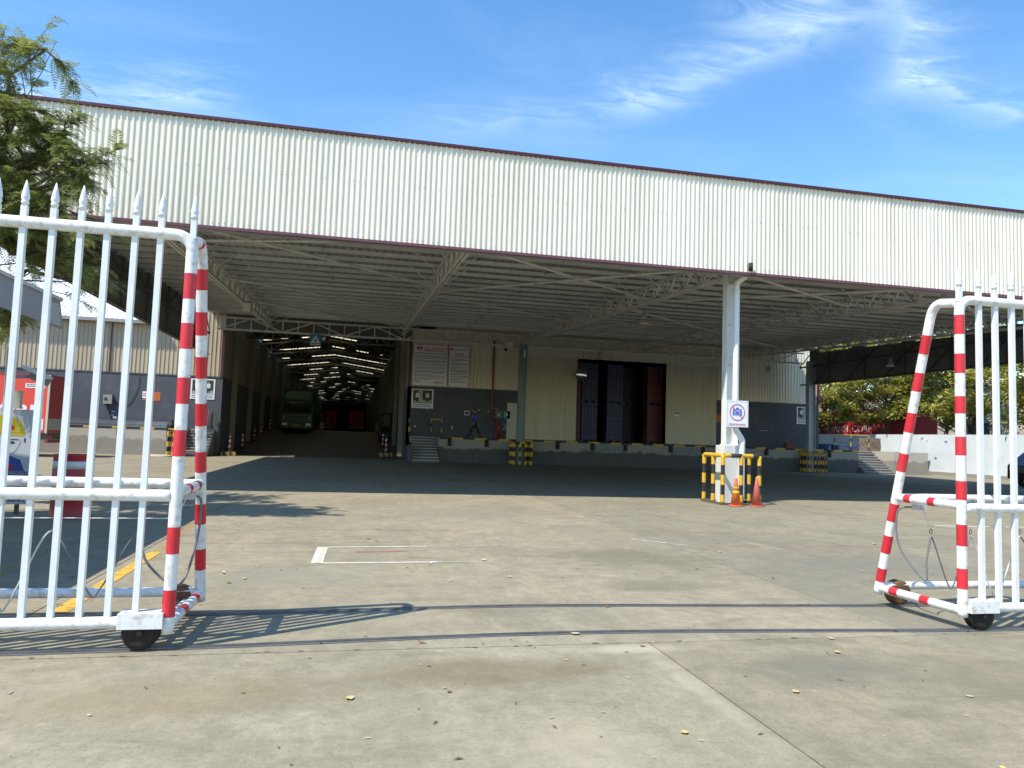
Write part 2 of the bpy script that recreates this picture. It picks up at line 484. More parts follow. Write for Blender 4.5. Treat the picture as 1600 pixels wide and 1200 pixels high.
def slab(x0, x1, y0, y1, tone, z=0.0):
    g = .006; h = .022 if y0 == 5.30 else .004
    o = MB().box((x0 + g, y0 + h, -.045), (x1 - g, y1 - .004, z)).build('slab', concrete, yard)
    o.color = (tone[0], tone[1] * .955, tone[2] * .84, 1)


xs = [-30, -23, -16.4, -9.4, -2.4, 4.62, 11.6, 18.6, 25.6, 32.6, 37.7]
tones = [(1, 1, 1), (.98, .98, .97), (1.0, .99, .97), (.97, .97, .96), (1.02, 1.01, .99), (.90, .91, .91), (.98, .98, .97), (.95, .95, .95), (1, 1, 1), (.96, .96, .96)]
for i in range(len(xs) - 1):
    for j, (ya, yb) in enumerate(((5.30, 23.6), (23.6, 44.5))):
        t = tones[i]; k = 1 if j == 0 else .95
        slab(xs[i], xs[i + 1], ya, yb, (t[0] * k, t[1] * k, t[2] * k), -.001 * ((i + j) % 3))
for i, (xa, xb) in enumerate(((-26, -11.9), (-11.9, -4.9), (-4.9, 2.24), (2.24, 9.3), (9.3, 23))):
    slab(xa, xb, -14, 5.30, ((1, .99, .96), (.97, .97, .95), (1.03, 1.03, 1.01), (.93, .92, .88), (1, 1, 1))[i], .003 + .001 * (i % 2))

# chipped edges along the seam by the rails
b = MB()
random.seed(5)
for k in range(34):
    x, y = random.uniform(-4, 8), 5.30 + random.uniform(-.012, .03); r = random.uniform(.006, .024); n = 7
    b.add([(x + r * (2.2 if k % 3 == 0 else 1.2) * math.cos(2 * math.pi * i / n) * random.uniform(.6, 1.2), y + r * .5 * math.sin(2 * math.pi * i / n) * random.uniform(.6, 1.2), .0062) for i in range(n)], [tuple(range(n))])
tag(b.build('seam_chips', mat('seam_grit', (.06, .055, .045), .9, var=.3, vscale=20), yard), kind='stuff')
random.seed(7)
# fine litter and grit blown over the slabs
random.seed(31)
b = MB()
for k in range(520):
    y = 2.2 + 14 * random.random() ** 1.4; x = random.uniform(-2.5, 9); r = random.uniform(.004, .013); a = random.uniform(0, 6.3); ca, sa = math.cos(a), math.sin(a); L = random.uniform(1, 3)
    b.add([(x + ca * r * L, y + sa * r * L, .0075), (x - sa * r * .6, y + ca * r * .6, .012), (x - ca * r * L, y - sa * r * L, .0075), (x + sa * r * .6, y - ca * r * .6, .010)], [(0, 1, 2, 3)], k % 3)
tag(b.build('fine_litter', [mat('litter_dark', (.05, .04, .03), .9), mat('litter_brown', (.17, .11, .06), .9), mat('litter_pale', (.45, .38, .22), .9)], yard), kind='stuff')
random.seed(7)
# worn paint
def paint_mat(name, c, cover):
    m = bpy.data.materials.new(name); m.use_nodes = True
    nt = m.node_tree; nd, lk = nt.nodes, nt.links
    b = nd['Principled BSDF']; b.inputs['Base Color'].default_value = (*c, 1); b.inputs['Roughness'].default_value = .7
    geo = nd.new('ShaderNodeNewGeometry'); n = nd.new('ShaderNodeTexNoise')
    n.inputs['Scale'].default_value = 9; n.inputs['Detail'].default_value = 9; n.inputs['Roughness'].default_value = .8
    lk.new(geo.outputs['Position'], n.inputs['Vector'])
    r = nd.new('ShaderNodeMapRange'); r.inputs[1].default_value = 1 - cover - .12; r.inputs[2].default_value = 1 - cover + .12
    lk.new(n.outputs[0], r.inputs[0])
    t = nd.new('ShaderNodeBsdfTransparent'); mx = nd.new('ShaderNodeMixShader')
    lk.new(r.outputs[0], mx.inputs[0]); lk.new(t.outputs[0], mx.inputs[1]); lk.new(b.outputs[0], mx.inputs[2])
    lk.new(mx.outputs[0], nd['Material Output'].inputs[0])
    return m


pw, pw2 = paint_mat('white_road_paint', (.72, .71, .64), .62), paint_mat('faded_white_road_paint', (.60, .59, .53), .50)
pyel, pyel2 = paint_mat('yellow_road_paint', (.68, .40, .06), .60), paint_mat('faded_yellow_road_paint', (.55, .36, .10), .44)
pred = paint_mat('faded_red_road_paint', (.46, .14, .10), .50)


def line(a, b, w, m, z=.004):
    a, b = Vector((*a, z)), Vector((*b, z)); d = (b - a).normalized(); n = Vector((-d.y, d.x, 0)) * w / 2
    tag(MB().add([a - n, b - n, b + n, a + n], [(0, 1, 2, 3)]).build('painted_line', m, yard))


line((-.34, 8.80), (-.32, 10.00), .13, pw)
line((-.27, 8.80), (1.05, 8.86), .055, pw); line((1.05, 8.86), (1.72, 8.89), .04, pw2)
line((-.25, 10.00), (1.05, 10.10), .045, pw); line((1.05, 10.10), (2.7, 10.22), .035, pw2)
line((-.31, 8.85), (-.30, 9.95), .05, pyel2, .0065)
line((-2.22, 6.55), (-2.24, 9.6), .13, pyel); line((-2.24, 9.6), (-2.4, 13.2), .11, pyel2)
line((-3.30, 8.1), (-3.5, 9.9), .10, pyel2)
line((-4.2, 10.22), (-.2, 10.42), .028, pred); line((-.1, 10.43), (1.7, 10.60), .02, pred)
line((-3.6, 11.6), (1.8, 11.9), .02, pred); line((5.2, 10.2), (10.6, 10.05), .025, pred); line((4.0, 11.9), (9.8, 11.6), .02, pred)
line((.1, 9.62), (.75, 9.7), .09, pred); line((.72, 9.2), (1.0, 9.16), .03, pred)
line((-1.48, 10.9), (-1.0, 10.96), .03, pw2); line((-1.5, 11.3), (-.95, 11.38), .03, pw2)
line((3.4, 12.6), (4.3, 12.9), .04, pw2); line((6.1, 13.3), (7.4, 13.3), .03, pyel2); line((5.6, 12.0), (6.7, 12.9), .03, pyel2)
line((4.3, 10.9), (4.9, 10.2), .08, pw2)

# two gate rails let into the concrete
rail_m = mat('worn_rail_steel', (.20, .20, .20), .42, metal=.7, var=.25, vscale=5, dirt=(.08, .055, .04), dirt_amt=.6, dirt_scale=6)
groove_m = mat('rail_groove_tar', (.13, .13, .135), .85, var=.2, vscale=4)


def cr(P, n=10):
    out = []
    for i in range(len(P) - 1):
        p0 = P[max(i - 1, 0)]; p1 = P[i]; p2 = P[i + 1]; p3 = P[min(i + 2, len(P) - 1)]
        for k in range(n):
            t = k / n
            out.append(tuple(.5 * ((2 * p1[j]) + (-p0[j] + p2[j]) * t + (2 * p0[j] - 5 * p1[j] + 4 * p2[j] - p3[j]) * t * t + (-p0[j] + 3 * p1[j] - 3 * p2[j] + p3[j]) * t ** 3) for j in range(len(p1))))
    out.append(tuple(P[-1])); return out


def ribbon(name, pts, w, z0, z1, m, parent):
    b = MB()
    for i in range(len(pts) - 1):
        a, c = Vector((*pts[i], 0)), Vector((*pts[i + 1], 0)); d = (c - a).normalized(); n = Vector((-d.y, d.x, 0)) * w / 2
        up, dn = Vector((0, 0, z1)), Vector((0, 0, z0))
        b.add([a - n + dn, c - n + dn, c + n + dn, a + n + dn, a - n + up, c - n + up, c + n + up, a + n + up], [(4, 5, 6, 7), (0, 1, 5, 4), (2, 3, 7, 6)])
    return b.build(name, m, parent)


for i, P in enumerate(([(-9, 5.32), (-4, 5.40), (-1.3, 5.46), (1.78, 5.62), (5.2, 5.42), (9, 5.30)], [(-9, 6.34), (-4, 6.38), (-1.2, 6.42), (.6, 6.52), (2.06, 6.53), (5.1, 6.33), (9, 6.22)])):
    Q = cr(P)
    g = ribbon('gate_rail', Q, .075, .001, .005, groove_m, None)
    tag(g, ('steel gate rail nearer the street, let into the concrete in a dark strip', 'steel gate rail farther from the street, let into the concrete in a dark strip')[i], 'rail', 'gate rails')
    ribbon('rail_head', Q, .035, .004, .014, rail_m, g)

# ramp and lane floor between the warehouses
RY0, RY1, RZ = 44.5, 65.5, 1.62
lane = MB()
lane.add([(-7.15, RY0, 0), (3.2, RY0, 0), (3.2, RY1, RZ), (-7.15, RY1, RZ), (3.2, 172, RZ), (-7.15, 172, RZ)], [(0, 1, 2, 3), (3, 2, 4, 5)])
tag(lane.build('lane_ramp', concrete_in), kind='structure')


def lane_z(y): return 0.0 if y < RY0 else min(RZ, (y - RY0) * RZ / (RY1 - RY0))
# ---------------------------------------------------------------- loading canopy
CX0, CX1, CY0, CY1 = -8.0, 28.0, 17.1, 42.6
FZ0, FZ1 = 5.95, 8.39
canopy = thing('loading_canopy', 'wide flat canopy with cream corrugated fascia over the loading yard', 'canopy', (10, 18, 0))


def sheet_mesh(name, width, height, pitch, depth, m, plane='XZ'):
    """one trapezoidal-ribbed sheet; XZ stands upright facing -Y, XY lies flat with ribs along Y"""
    n = round(width / pitch); pts = []
    for i in range(n):
        x = i * pitch
        pts += [(x, 0), (x + pitch * .52, 0), (x + pitch * .64, depth), (x + pitch * .88, depth)]
    pts.append((n * pitch, 0))
    v, f = [], []
    for (x, d) in pts:
        if plane == 'XZ': v += [(x, -d, 0), (x, -d, height)]
        elif plane == 'YZ': v += [(-d, x, 0), (-d, x, height)]
        else: v += [(x, 0, d), (x, height, d)]
    for i in range(len(pts) - 1):
        f.append((2 * i, 2 * i + 2, 2 * i + 3, 2 * i + 1))
    me = bpy.data.meshes.new(name); me.from_pydata(v, [], f); me.materials.append(m); me.update()
    return me


fm = sheet_mesh('fascia_sheet', 1.0, FZ1 - FZ0, .125, .028, fascia_m)
for i in range(36):
    inst('fascia_sheet', fm, (CX0 + i + .002, CY0 + random.uniform(-.004, .004), FZ0), canopy)
# trims
MB().box((CX0 - .05, CY0 - .075, FZ1 - .02), (CX1 + .05, CY0 + .12, FZ1 + .045)).build('top_capping', maroon, canopy)
g = MB(); g.box((CX0 - .05, CY0 - .06, FZ0 - .055), (CX1 + .05, CY0 + .03, FZ0 + .012)); g.build('bottom_trim', maroon_b, canopy)
MB().box((CX0, CY0 + .035, FZ0 - .04), (CX1, CY0 + .26, FZ0 + .02)).build('eave_channel', galv, canopy)
# screws in rows
sc = MB()
for z in (6.04, 7.30):
    for i in range(36 * 8):
        if random.random() < (.30 if z > 7 else .25):
            x = CX0 + i * .125 + .10; sc.cbox((x, CY0 - .031, z + random.uniform(-.012, .012)), (.015, .006, .015))
tag(sc.build('screw_rows', dsteel, canopy), kind='stuff')


def roof_z(y): return 6.95 + (y - CY0) * .036      # underside of the roof sheets
def chord_z(y): return 6.02 + (y - CY0) * .046     # lower chord of the trusses


rm = sheet_mesh('roof_sheet', 1.0, 26.2, .25, .035, galv, 'XY')
for i in range(36):
    inst('roof_sheet', rm, (CX0 + i + .002, CY0 + .1, 6.95 + random.uniform(0, .003)), canopy, rot=(math.atan(.036), 0, 0))
MB().box((CX0, CY0 + .4, FZ1 - .3), (CX1, CY0 + .5, FZ1 - .2)).build('parapet_rail', steel, canopy)
# purlins: Z sections running along the canopy
pm = MB(); L = CX1 - CX0
pm.box((0, 0, -.11), (L, .006, 0)); pm.box((0, -.05, -.006), (L, 0, 0)); pm.box((0, .006, -.11), (L, .055, -.104))
po = pm.build('purlin', mat('purlin_steel', (.62, .63, .62), .5, var=.12, vscale=1.8, dirt=(.45, .43, .38), dirt_amt=.5, dirt_scale=1.6, objvar=.16), canopy, origin=(0, 0, 0)); pmesh = po.data; bpy.data.objects.remove(po)  # paler than the roof sheets: light on the webs is put into the colour
py = CY0 + .55; ys_p = []
while py < 42.4:
    ys_p.append(py); inst('purlin', pmesh, (CX0, py, roof_z(py) - .003), canopy); py += 1.10
# sag rods hanging between purlins, mid bay
for x in (-1.1, 6.1, 13.4, 20.7):
    b = MB()
    for i in range(len(ys_p) - 1):
        a, c = ys_p[i], ys_p[i + 1]
        b.bar((x + (.08 if i % 2 else -.08), a, roof_z(a) - .1), (x + (.08 if i % 2 else -.08), c, roof_z(c) - .05), .016)
    b.build('sag_rods', dsteel, canopy)
# lattice trusses running front to back
TX = [-4.7, 2.5, 9.8, 17.1, 24.4]
for tx in TX:
    tr = MB()
    y0, y1 = CY0 + .3, 42.3
    for s in (-.055, .055):
        tr.bar((tx + s, y0, chord_z(y0)), (tx + s, y1, chord_z(y1)), .05, .085)
    to = tr.build('roof_truss', steel, canopy)
    b = MB()
    for s in (-.05, .05): b.bar((tx + s, y0, roof_z(y0) - .29), (tx + s, y1, roof_z(y1) - .29), .045, .075)
    b.build('top_chord', steel, to)
    n = 21
    for i in range(n):
        ya, yb = y0 + (y1 - y0) * i / n, y0 + (y1 - y0) * (i + 1) / n
        ym = (ya + yb) / 2
        b = MB(); b.bar((tx, ya, chord_z(ya)), (tx, ym, roof_z(ym) - .29), .05); b.bar((tx, ym, roof_z(ym) - .29), (tx, yb, chord_z(yb)), .05)
        b.bar((tx, yb, chord_z(yb)), (tx, yb, roof_z(yb) - .24), .035)
        b.build('web_brace', steel, to)
    for i, yy in enumerate(ys_p[::2]):
        b = MB()
        for s in (-1, 1): b.bar((tx, yy, chord_z(yy) + .02), (tx + s * .95, yy + .04, roof_z(yy) - .12), .032)
        b.build('fly_brace', steel, to)
# back girder in front of the warehouse wall
GY = 42.0
gz0, gz1 = 6.88, 7.52
gt = MB(); gt.bar((CX0 + .6, GY, gz0), (CX1, GY, gz0), .10, .10); go = gt.build('back_girder', steel, canopy)
MB().bar((CX0 + .6, GY, gz1), (CX1, GY, gz1), .09, .09).build('top_chord', steel, go)
x = CX0 + .6; k = 0
while x < CX1 - 1.5:
    b = MB(); a, c = (gz0, gz1) if k % 2 == 0 else (gz1, gz0)
    b.bar((x, GY, a), (x + 1.66, GY, c), .06); b.bar((x + .83, GY, gz0), (x + .83, GY, gz1), .05); b.bar((x + 1.66, GY, gz0), (x + 1.66, GY, gz1), .06)
    b.build('web_brace', steel, go); x += 1.66; k += 1
# front girder hidden behind the fascia
b = MB(); b.bar((CX0, CY0 + .3, 6.1), (CX1, CY0 + .3, 6.1), .12, .12); b.bar((CX0, CY0 + .3, 6.75), (CX1, CY0 + .3, 6.75), .1, .1); b.build('front_girder', steel, canopy)
# long brace pipes under the purlins
for a, c in (((2.5, 18.2), (9.8, 24.5)), ((9.8, 18.2), (2.5, 27.0)), ((-4.7, 18.2), (2.5, 25.5)), ((2.5, 18.0), (-4.7, 20.8)), ((9.8, 18.4), (17.1, 23.0)), ((17.1, 18.4), (9.8, 26.0)),
             ((17.1, 18.4), (24.4, 24.5)), ((24.4, 18.4), (17.1, 25.0)), ((2.5, 27.5), (9.8, 33)), ((9.8, 27), (17.1, 33)), ((-4.7, 27), (2.5, 33)), ((17.1, 33), (24.4, 39)), ((2.5, 40.5), (-4.7, 33)), ((17.1, 27), (9.8, 36))):
    za, zc = chord_z(a[1]) + .30, chord_z(c[1]) + .30
    MB().tube([(a[0], a[1], za), (c[0], c[1], zc)], .045, 8).build('wind_brace', steel, canopy)
# side skirts
skm = sheet_mesh('skirt_sheet', 1.0, 1.25, .125, .028, mat('skirt_cladding', (.20, .205, .20), .55, var=.1, vscale=1.5), 'YZ')
for i in range(24):
    k_ = (roof_z(CY0 + .3 + i) - 5.44) / 1.25
    inst('skirt_sheet', skm, (CX1 + .02, CY0 + .3 + i, 5.44), canopy, scale=(1, 1, k_ - (.26 if i > 11 and i % 4 != 3 else .07)))
    inst('skirt_sheet', skm, (CX0 - .01, CY0 + .3 + i, 5.44), canopy, scale=(1, 1, k_ + .10))
for xx in (CX1 - .06, CX0 + .10):
    b = MB(); b.bar((xx, CY0, 6.62), (xx, 42.3, 6.62), .07, .10); b.bar((xx, CY0, 5.5), (xx, 42.3, 5.5), .06, .09)
    b.build('skirt_rail', dsteel, canopy)
    for i in range(8):
        ya = CY0 + .5 + i * 3.1
        b = MB(); b.bar((xx, ya, 5.5), (xx, ya, roof_z(ya) - .1), .06); b.bar((xx, ya, 6.62), (xx, ya + 1.5, 5.5), .045)
        b.bar((xx, ya, 6.62), (xx, ya + 1.55, roof_z(ya + 1.55) - .15), .045); b.bar((xx, ya + 1.55, roof_z(ya + 1.55) - .15), (xx, ya + 3.1, 6.62), .045)
        b.build('skirt_frame', dsteel, canopy)


def h_column(cx, cy, z0, z1, w, d, m, stiff=True):
    """H section: web across X, flanges at both ends, with stiffener plates"""
    o = MB().box((cx - w / 2 + .014, cy - .006, z0), (cx + w / 2 - .014, cy + .006, z1)).build('column', m, canopy)
    for s in (-1, 1):
        a = cx + s * (w / 2 - .007)
        MB().box((a - .007, cy - d / 2, z0), (a + .007, cy + d / 2, z1)).build('flange', m, o)
    if stiff:
        z = z0 + 1.05
        while z < z1 - .1:
            MB().box((cx - w / 2 + .014, cy - d / 2 + .012, z), (cx + w / 2 - .014, cy - .006, z + .012)).build('stiffener', m, o); z += 1.08
    return o


KX, KY = 9.80, 18.0
h_column(KX, KY, 1.52, 6.95, .36, .26, col_white)
MB().box((KX - .20, KY - .16, 1.50), (KX + .20, KY + .16, 1.525)).build('base_plate', col_white, canopy)
plinth_m = mat('whitewashed_concrete', (.66, .66, .62), .8, var=.06, vscale=3, dirt=(.42, .34, .25), dirt_amt=.6, dirt_scale=2.2)
b = MB().box((KX - .27, KY - .25, 0), (KX + .27, KY + .25, 1.50)); b.build('plinth', plinth_m, canopy)
# downpipe with its elbows, and the outlet above the trim
pipe_m = mat('white_pvc', (.74, .76, .75), .35, var=.03)
px_, py_ = KX - .01, KY - .30
b = MB().tube(cr([(px_ + .22, CY0 + .28, 6.12), (px_ + .10, CY0 + .34, 5.95), (px_, py_ - .02, 5.80), (px_, py_, 5.6), (px_, py_, 4.0), (px_, py_, 2.3), (px_, py_, 1.98), (px_ + .10, py_, 1.80), (px_ + .20, py_, 1.64), (px_ + .20, py_, 1.45), (px_ + .20, py_, .9), (px_ + .20, py_, .1)], 6), .078, 14)
b.build('downpipe', pipe_m, canopy)
MB().tube([(px_, py_, 5.52), (px_, py_, 5.62)], .09, 14).build('pipe_collar', pipe_m, canopy)
MB().tube([(px_, py_, 1.98), (px_, py_, 2.06)], .09, 14).build('pipe_collar', pipe_m, canopy)
MB().tube([(px_ + .01, CY0 - .09, 5.99), (px_ + .01, CY0 - .09, 6.2)], .055, 12).build('overflow_pipe', black_rub, canopy)

colgreen = mat('grey_green_column_paint', (.26, .32, .32), .5, var=.06, vscale=2)
h_column(9.30, 41.0, 0, 6.9, .42, .34, colgreen)
h_column(27.75, 40.9, 0, 6.9, .46, .34, mat('blue_grey_column_paint', (.42, .46, .50), .5, var=.06, vscale=2))
# ---------------------------------------------------------------- warehouses, docks and the covered lane
WY, DZ, BZ, DY = 43.2, 1.43, 4.33, 41.4      # wall plane, dock height, top of grey wall, dock face
LX, RX = -7.22, 2.98                          # lane walls
wr = thing('warehouse', 'long warehouse with sliding doors, grey lower wall and cream cladding behind the right dock', 'warehouse', (16, WY, 0))
wl = thing('warehouse', 'warehouse with white pitched roof and orange notice on its wall, left of the dark lane', 'warehouse', (-18, WY, 0))
clad = {}
tan = mat('tan_cladding', (.46, .385, .265), .5, var=.06, vscale=1.2, stretch=(3, 3, .25), dirt=(.30, .25, .17), dirt_amt=.4, dirt_scale=1.4, objvar=.03)
wroof = mat('white_roof_sheet', (.78, .79, .78), .4, var=.04, vscale=1.5)


def cladding(parent, x0, x1, z0, z1, pitch=.2, y=WY, m=None, name='cladding_sheet'):
    n = max(1, round(x1 - x0)); w = (x1 - x0) / n
    key = (round(w, 3), round(z1 - z0, 3), pitch, m.name if m else '')
    if key not in clad: clad[key] = sheet_mesh(name, w, z1 - z0, w / max(1, round(w / pitch)), .03, m or cream)
    for i in range(n): inst(name, clad[key], (x0 + i * w, y, z0), parent)


for p, segs in ((wr, ((RX, 9.75), (22.5, 29.9))), (wl, ((-31, LX),))):
    for a, c in segs:
        MB().box((a, WY, 0), (c, WY + .22, BZ)).build('grey_lower_wall', grey_wall, p)
        if p is wr: cladding(p, a + .14 if a == RX else a, c, BZ, 7.75, y=WY + .05)
        else:
            cladding(p, a, -10.5, BZ, 7.14, y=WY + .05, m=tan); cladding(p, -10.5, c, BZ, 8.4, y=WY + .05, m=tan)
        MB().box((a, WY - .03, BZ - .03), (c, WY + .02, BZ + .035)).build('flashing', dsteel, p)
cladding(wr, 9.75, 22.5, 6.55, 7.75, .15, WY + .02)
MB().box((9.7, WY - .16, 6.5), (22.6, WY - .02, 6.6)).build('door_track', steel, wr)
MB().box((RX, WY - .045, BZ), (RX + .14, WY + .03, 7.2)).build('corner_trim', maroon, wr)
MB().box((29.78, WY - .045, BZ), (29.93, WY + .2, 7.2)).build('corner_trim', maroon, wr)
MB().box((LX - .15, WY - .045, BZ), (LX, WY + .03, 7.0)).build('corner_trim', maroon, wl)
MB().box((-13.06, WY - .04, BZ), (-13.0, WY + .02, 7.0)).build('corner_trim', maroon, wl)
door_clad = mat('door_cladding', (.62, .58, .44), .5, var=.07, vscale=1.2, stretch=(3, 3, .3), dirt=(.42, .38, .12), dirt_amt=.5, dirt_scale=.9, objvar=.03)
for a, c in ((9.8, 13.22), (19.08, 22.52)):
    f = MB(); f.box((a, WY - .10, DZ + .03), (c, WY - .06, 6.52)); d = f.build('sliding_door', door_clad, wr)
    n = 4; w = (c - a) / n; me = sheet_mesh('door_sheet', w, 5.06, w / round(w / .11), .02, door_clad)
    for i in range(n): inst('door_sheet', me, (a + i * w, WY - .102, DZ + .04), d)
# shell of the big warehouse: side, back, roof and inner floor
MB().box((29.7, WY + .22, 0), (29.9, 75, 15.5)).build('side_wall', cream, wr)
MB().box((RX + 1.5, WY + .10, 7.76), (29.9, WY + .215, 15.5)).build('upper_front_wall', cream, wr)
MB().box((RX, 75, 0), (29.9, 75.2, 8.3)).build('back_wall', grey_wall, wr)
MB().box((RX, WY + .1, 8.0), (29.69, 75.2, 8.12)).build('ceiling', galv, wr)
MB().add([(RX + 1.5, WY, 15.52), (30.1, WY, 15.52), (30.1, 59, 16.6), (RX + 1.5, 59, 16.6), (30.1, 75.3, 15.52), (RX + 1.5, 75.3, 15.52)], [(0, 1, 2, 3), (3, 2, 4, 5)]).build('roof', wroof, wr)
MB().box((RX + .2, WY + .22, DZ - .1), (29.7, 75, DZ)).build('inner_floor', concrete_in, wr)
MB().box((9.75, WY + .01, 0), (22.5, WY + .22, DZ - .02)).build('door_sill', grey_wall, wr)
# painted-out patches and scuffs on the grey wall
wm = mat('white_filler_patch', (.62, .63, .63), .8, var=.1, vscale=9)
for x, z, w, h in ((6.35, 2.98, .30, .05), (6.35, 2.78, .05, .2), (6.62, 2.78, .05, .24), (6.35, 2.76, .30, .05), (6.8, 3.05, .4, .035), (6.85, 2.7, .26, .035), (7.2, 3.08, .05, .06), (7.75, 3.0, .1, .06), (3.45, 1.95, .08, .1), (5.62, 1.9, .07, .2), (8.72, 1.95, .12, .1), (8.8, 2.2, .1, .05), (8.85, 2.08, .1, .05), (4.1, 2.98, .05, .05), (8.1, 3.2, .3, .02), (25.6, 2.5, .6, .02), (23.6, 2.2, .05, .06), (-12.75, 2.2, .18, .04), (-12.8, 2.0, .16, .07), (-12.7, 1.85, .2, .1)):
    MB().box((x, WY - .004, z), (x + w, WY + .01, z + h)).build('filler_patch', wm, wr if x > 0 else wl)
MB().box((8.93, WY - .03, DZ), (9.72, WY + .02, 3.6)).build('access_panel', mat('pale_panel', (.55, .55, .47), .5, var=.05), wr)

# lane walls
gl, cl = grey_wall, mat('lane_cladding', (.24, .22, .165), .5, var=.08, vscale=1.0, stretch=(1, 2, .3), dirt=(.25, .23, .18), dirt_amt=.5, dirt_scale=.8)  # cream cladding darkened: the shade of the lane is put into this colour
lane_sheet = sheet_mesh('lane_sheet', 7.0, 3.95, .25, .035, cl, 'YZ')
for p, x, s in ((wr, RX, 1), (wl, LX, -1)):
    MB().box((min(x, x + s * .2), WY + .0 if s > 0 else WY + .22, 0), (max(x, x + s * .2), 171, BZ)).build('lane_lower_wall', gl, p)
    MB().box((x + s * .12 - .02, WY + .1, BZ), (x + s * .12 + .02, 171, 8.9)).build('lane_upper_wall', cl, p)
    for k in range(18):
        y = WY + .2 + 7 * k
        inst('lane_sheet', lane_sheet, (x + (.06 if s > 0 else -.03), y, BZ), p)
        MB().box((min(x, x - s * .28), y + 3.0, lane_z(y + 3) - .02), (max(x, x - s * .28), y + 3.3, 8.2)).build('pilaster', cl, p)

lr = thing('lane_roof', 'dark gabled roof with bright skylight strips over the lane between warehouses', 'roof', (-2.1, 60, 0))
EZ, AZ, RC = 8.2, 8.85, (LX + RX) / 2
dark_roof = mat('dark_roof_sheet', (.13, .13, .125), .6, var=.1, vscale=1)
sky_m = mat('translucent_skylight', (.80, .68, .42), .5, var=.12, vscale=2.0, trans=.85)


def rz(x): return AZ - (AZ - EZ) * abs(x - RC) / (RX - RC)


for k in range(18):
    y0 = WY + .3 + 7 * k; y1 = y0 + 7
    strip = .55
    for a, c in ((LX, RC), (RC, RX)):
        b = MB(); b.add([(a, y0 + strip, rz(a)), (c, y0 + strip, rz(c)), (c, y1, rz(c)), (a, y1, rz(a))], [(0, 1, 2, 3)]); b.build('roof_panel', dark_roof, lr)
        n = 5
        for i in range(n):
            xa, xb = a + (c - a) * i / n, a + (c - a) * (i + 1) / n
            lit = random.random() < (.70 if k < 6 else .40)
            m_ = 0
            q = MB().add([(xa + m_, y0, rz(xa)), (xb - m_, y0, rz(xb)), (xb - m_, y0 + strip, rz(xb)), (xa + m_, y0 + strip, rz(xa))], [(0, 1, 2, 3)])
            q.build('skylight_panel' if lit else 'roof_panel', sky_m if lit else dark_roof, lr)
    # truss under the strip
    yt = y0 + .5
    t = MB(); t.bar((LX, yt, 7.55), (RX, yt, 7.55), .09, .11)
    for a, c in ((LX, RC), (RC, RX)): t.bar((a, yt, rz(a) - .25), (c, yt, rz(c) - .25), .08, .1)
    to = t.build('lane_truss', dsteel, lr)
    for i in range(12):
        xa, xb = LX + (RX - LX) * i / 12, LX + (RX - LX) * (i + 1) / 12
        b = MB(); b.bar((xa, yt, 7.55), (xa, yt, rz(xa) - .25), .05); b.bar((xa, yt, 7.55) if i % 2 else (xa, yt, rz(xa) - .25), (xb, yt, rz(xb) - .25) if i % 2 else (xb, yt, 7.55), .05)
        b.build('web_brace', dsteel, to)
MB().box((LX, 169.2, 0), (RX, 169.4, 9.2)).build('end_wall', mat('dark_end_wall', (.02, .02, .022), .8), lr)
MB().box((LX, WY + .1, 7.0), (RX, WY + .2, 8.9)).build('gable_header', dark_roof, lr)

# roof of the left warehouse, pitched up and away from the yard
n = 21; me = sheet_mesh('roof_sheet', 1.0, 16.5, .25, .04, wroof, 'XY')
for i in range(n): inst('roof_sheet', me, (-31.5 + i, WY - .35, 7.15), wl, rot=(R(27), 0, 0))
MB().box((-31.5, WY - .42, 7.02), (-10.5, WY - .34, 7.2)).build('gutter', galv, wl)
MB().box((-31, WY + 14, 0), (LX, WY + 14.2, 8)).build('back_wall', grey_wall, wl)

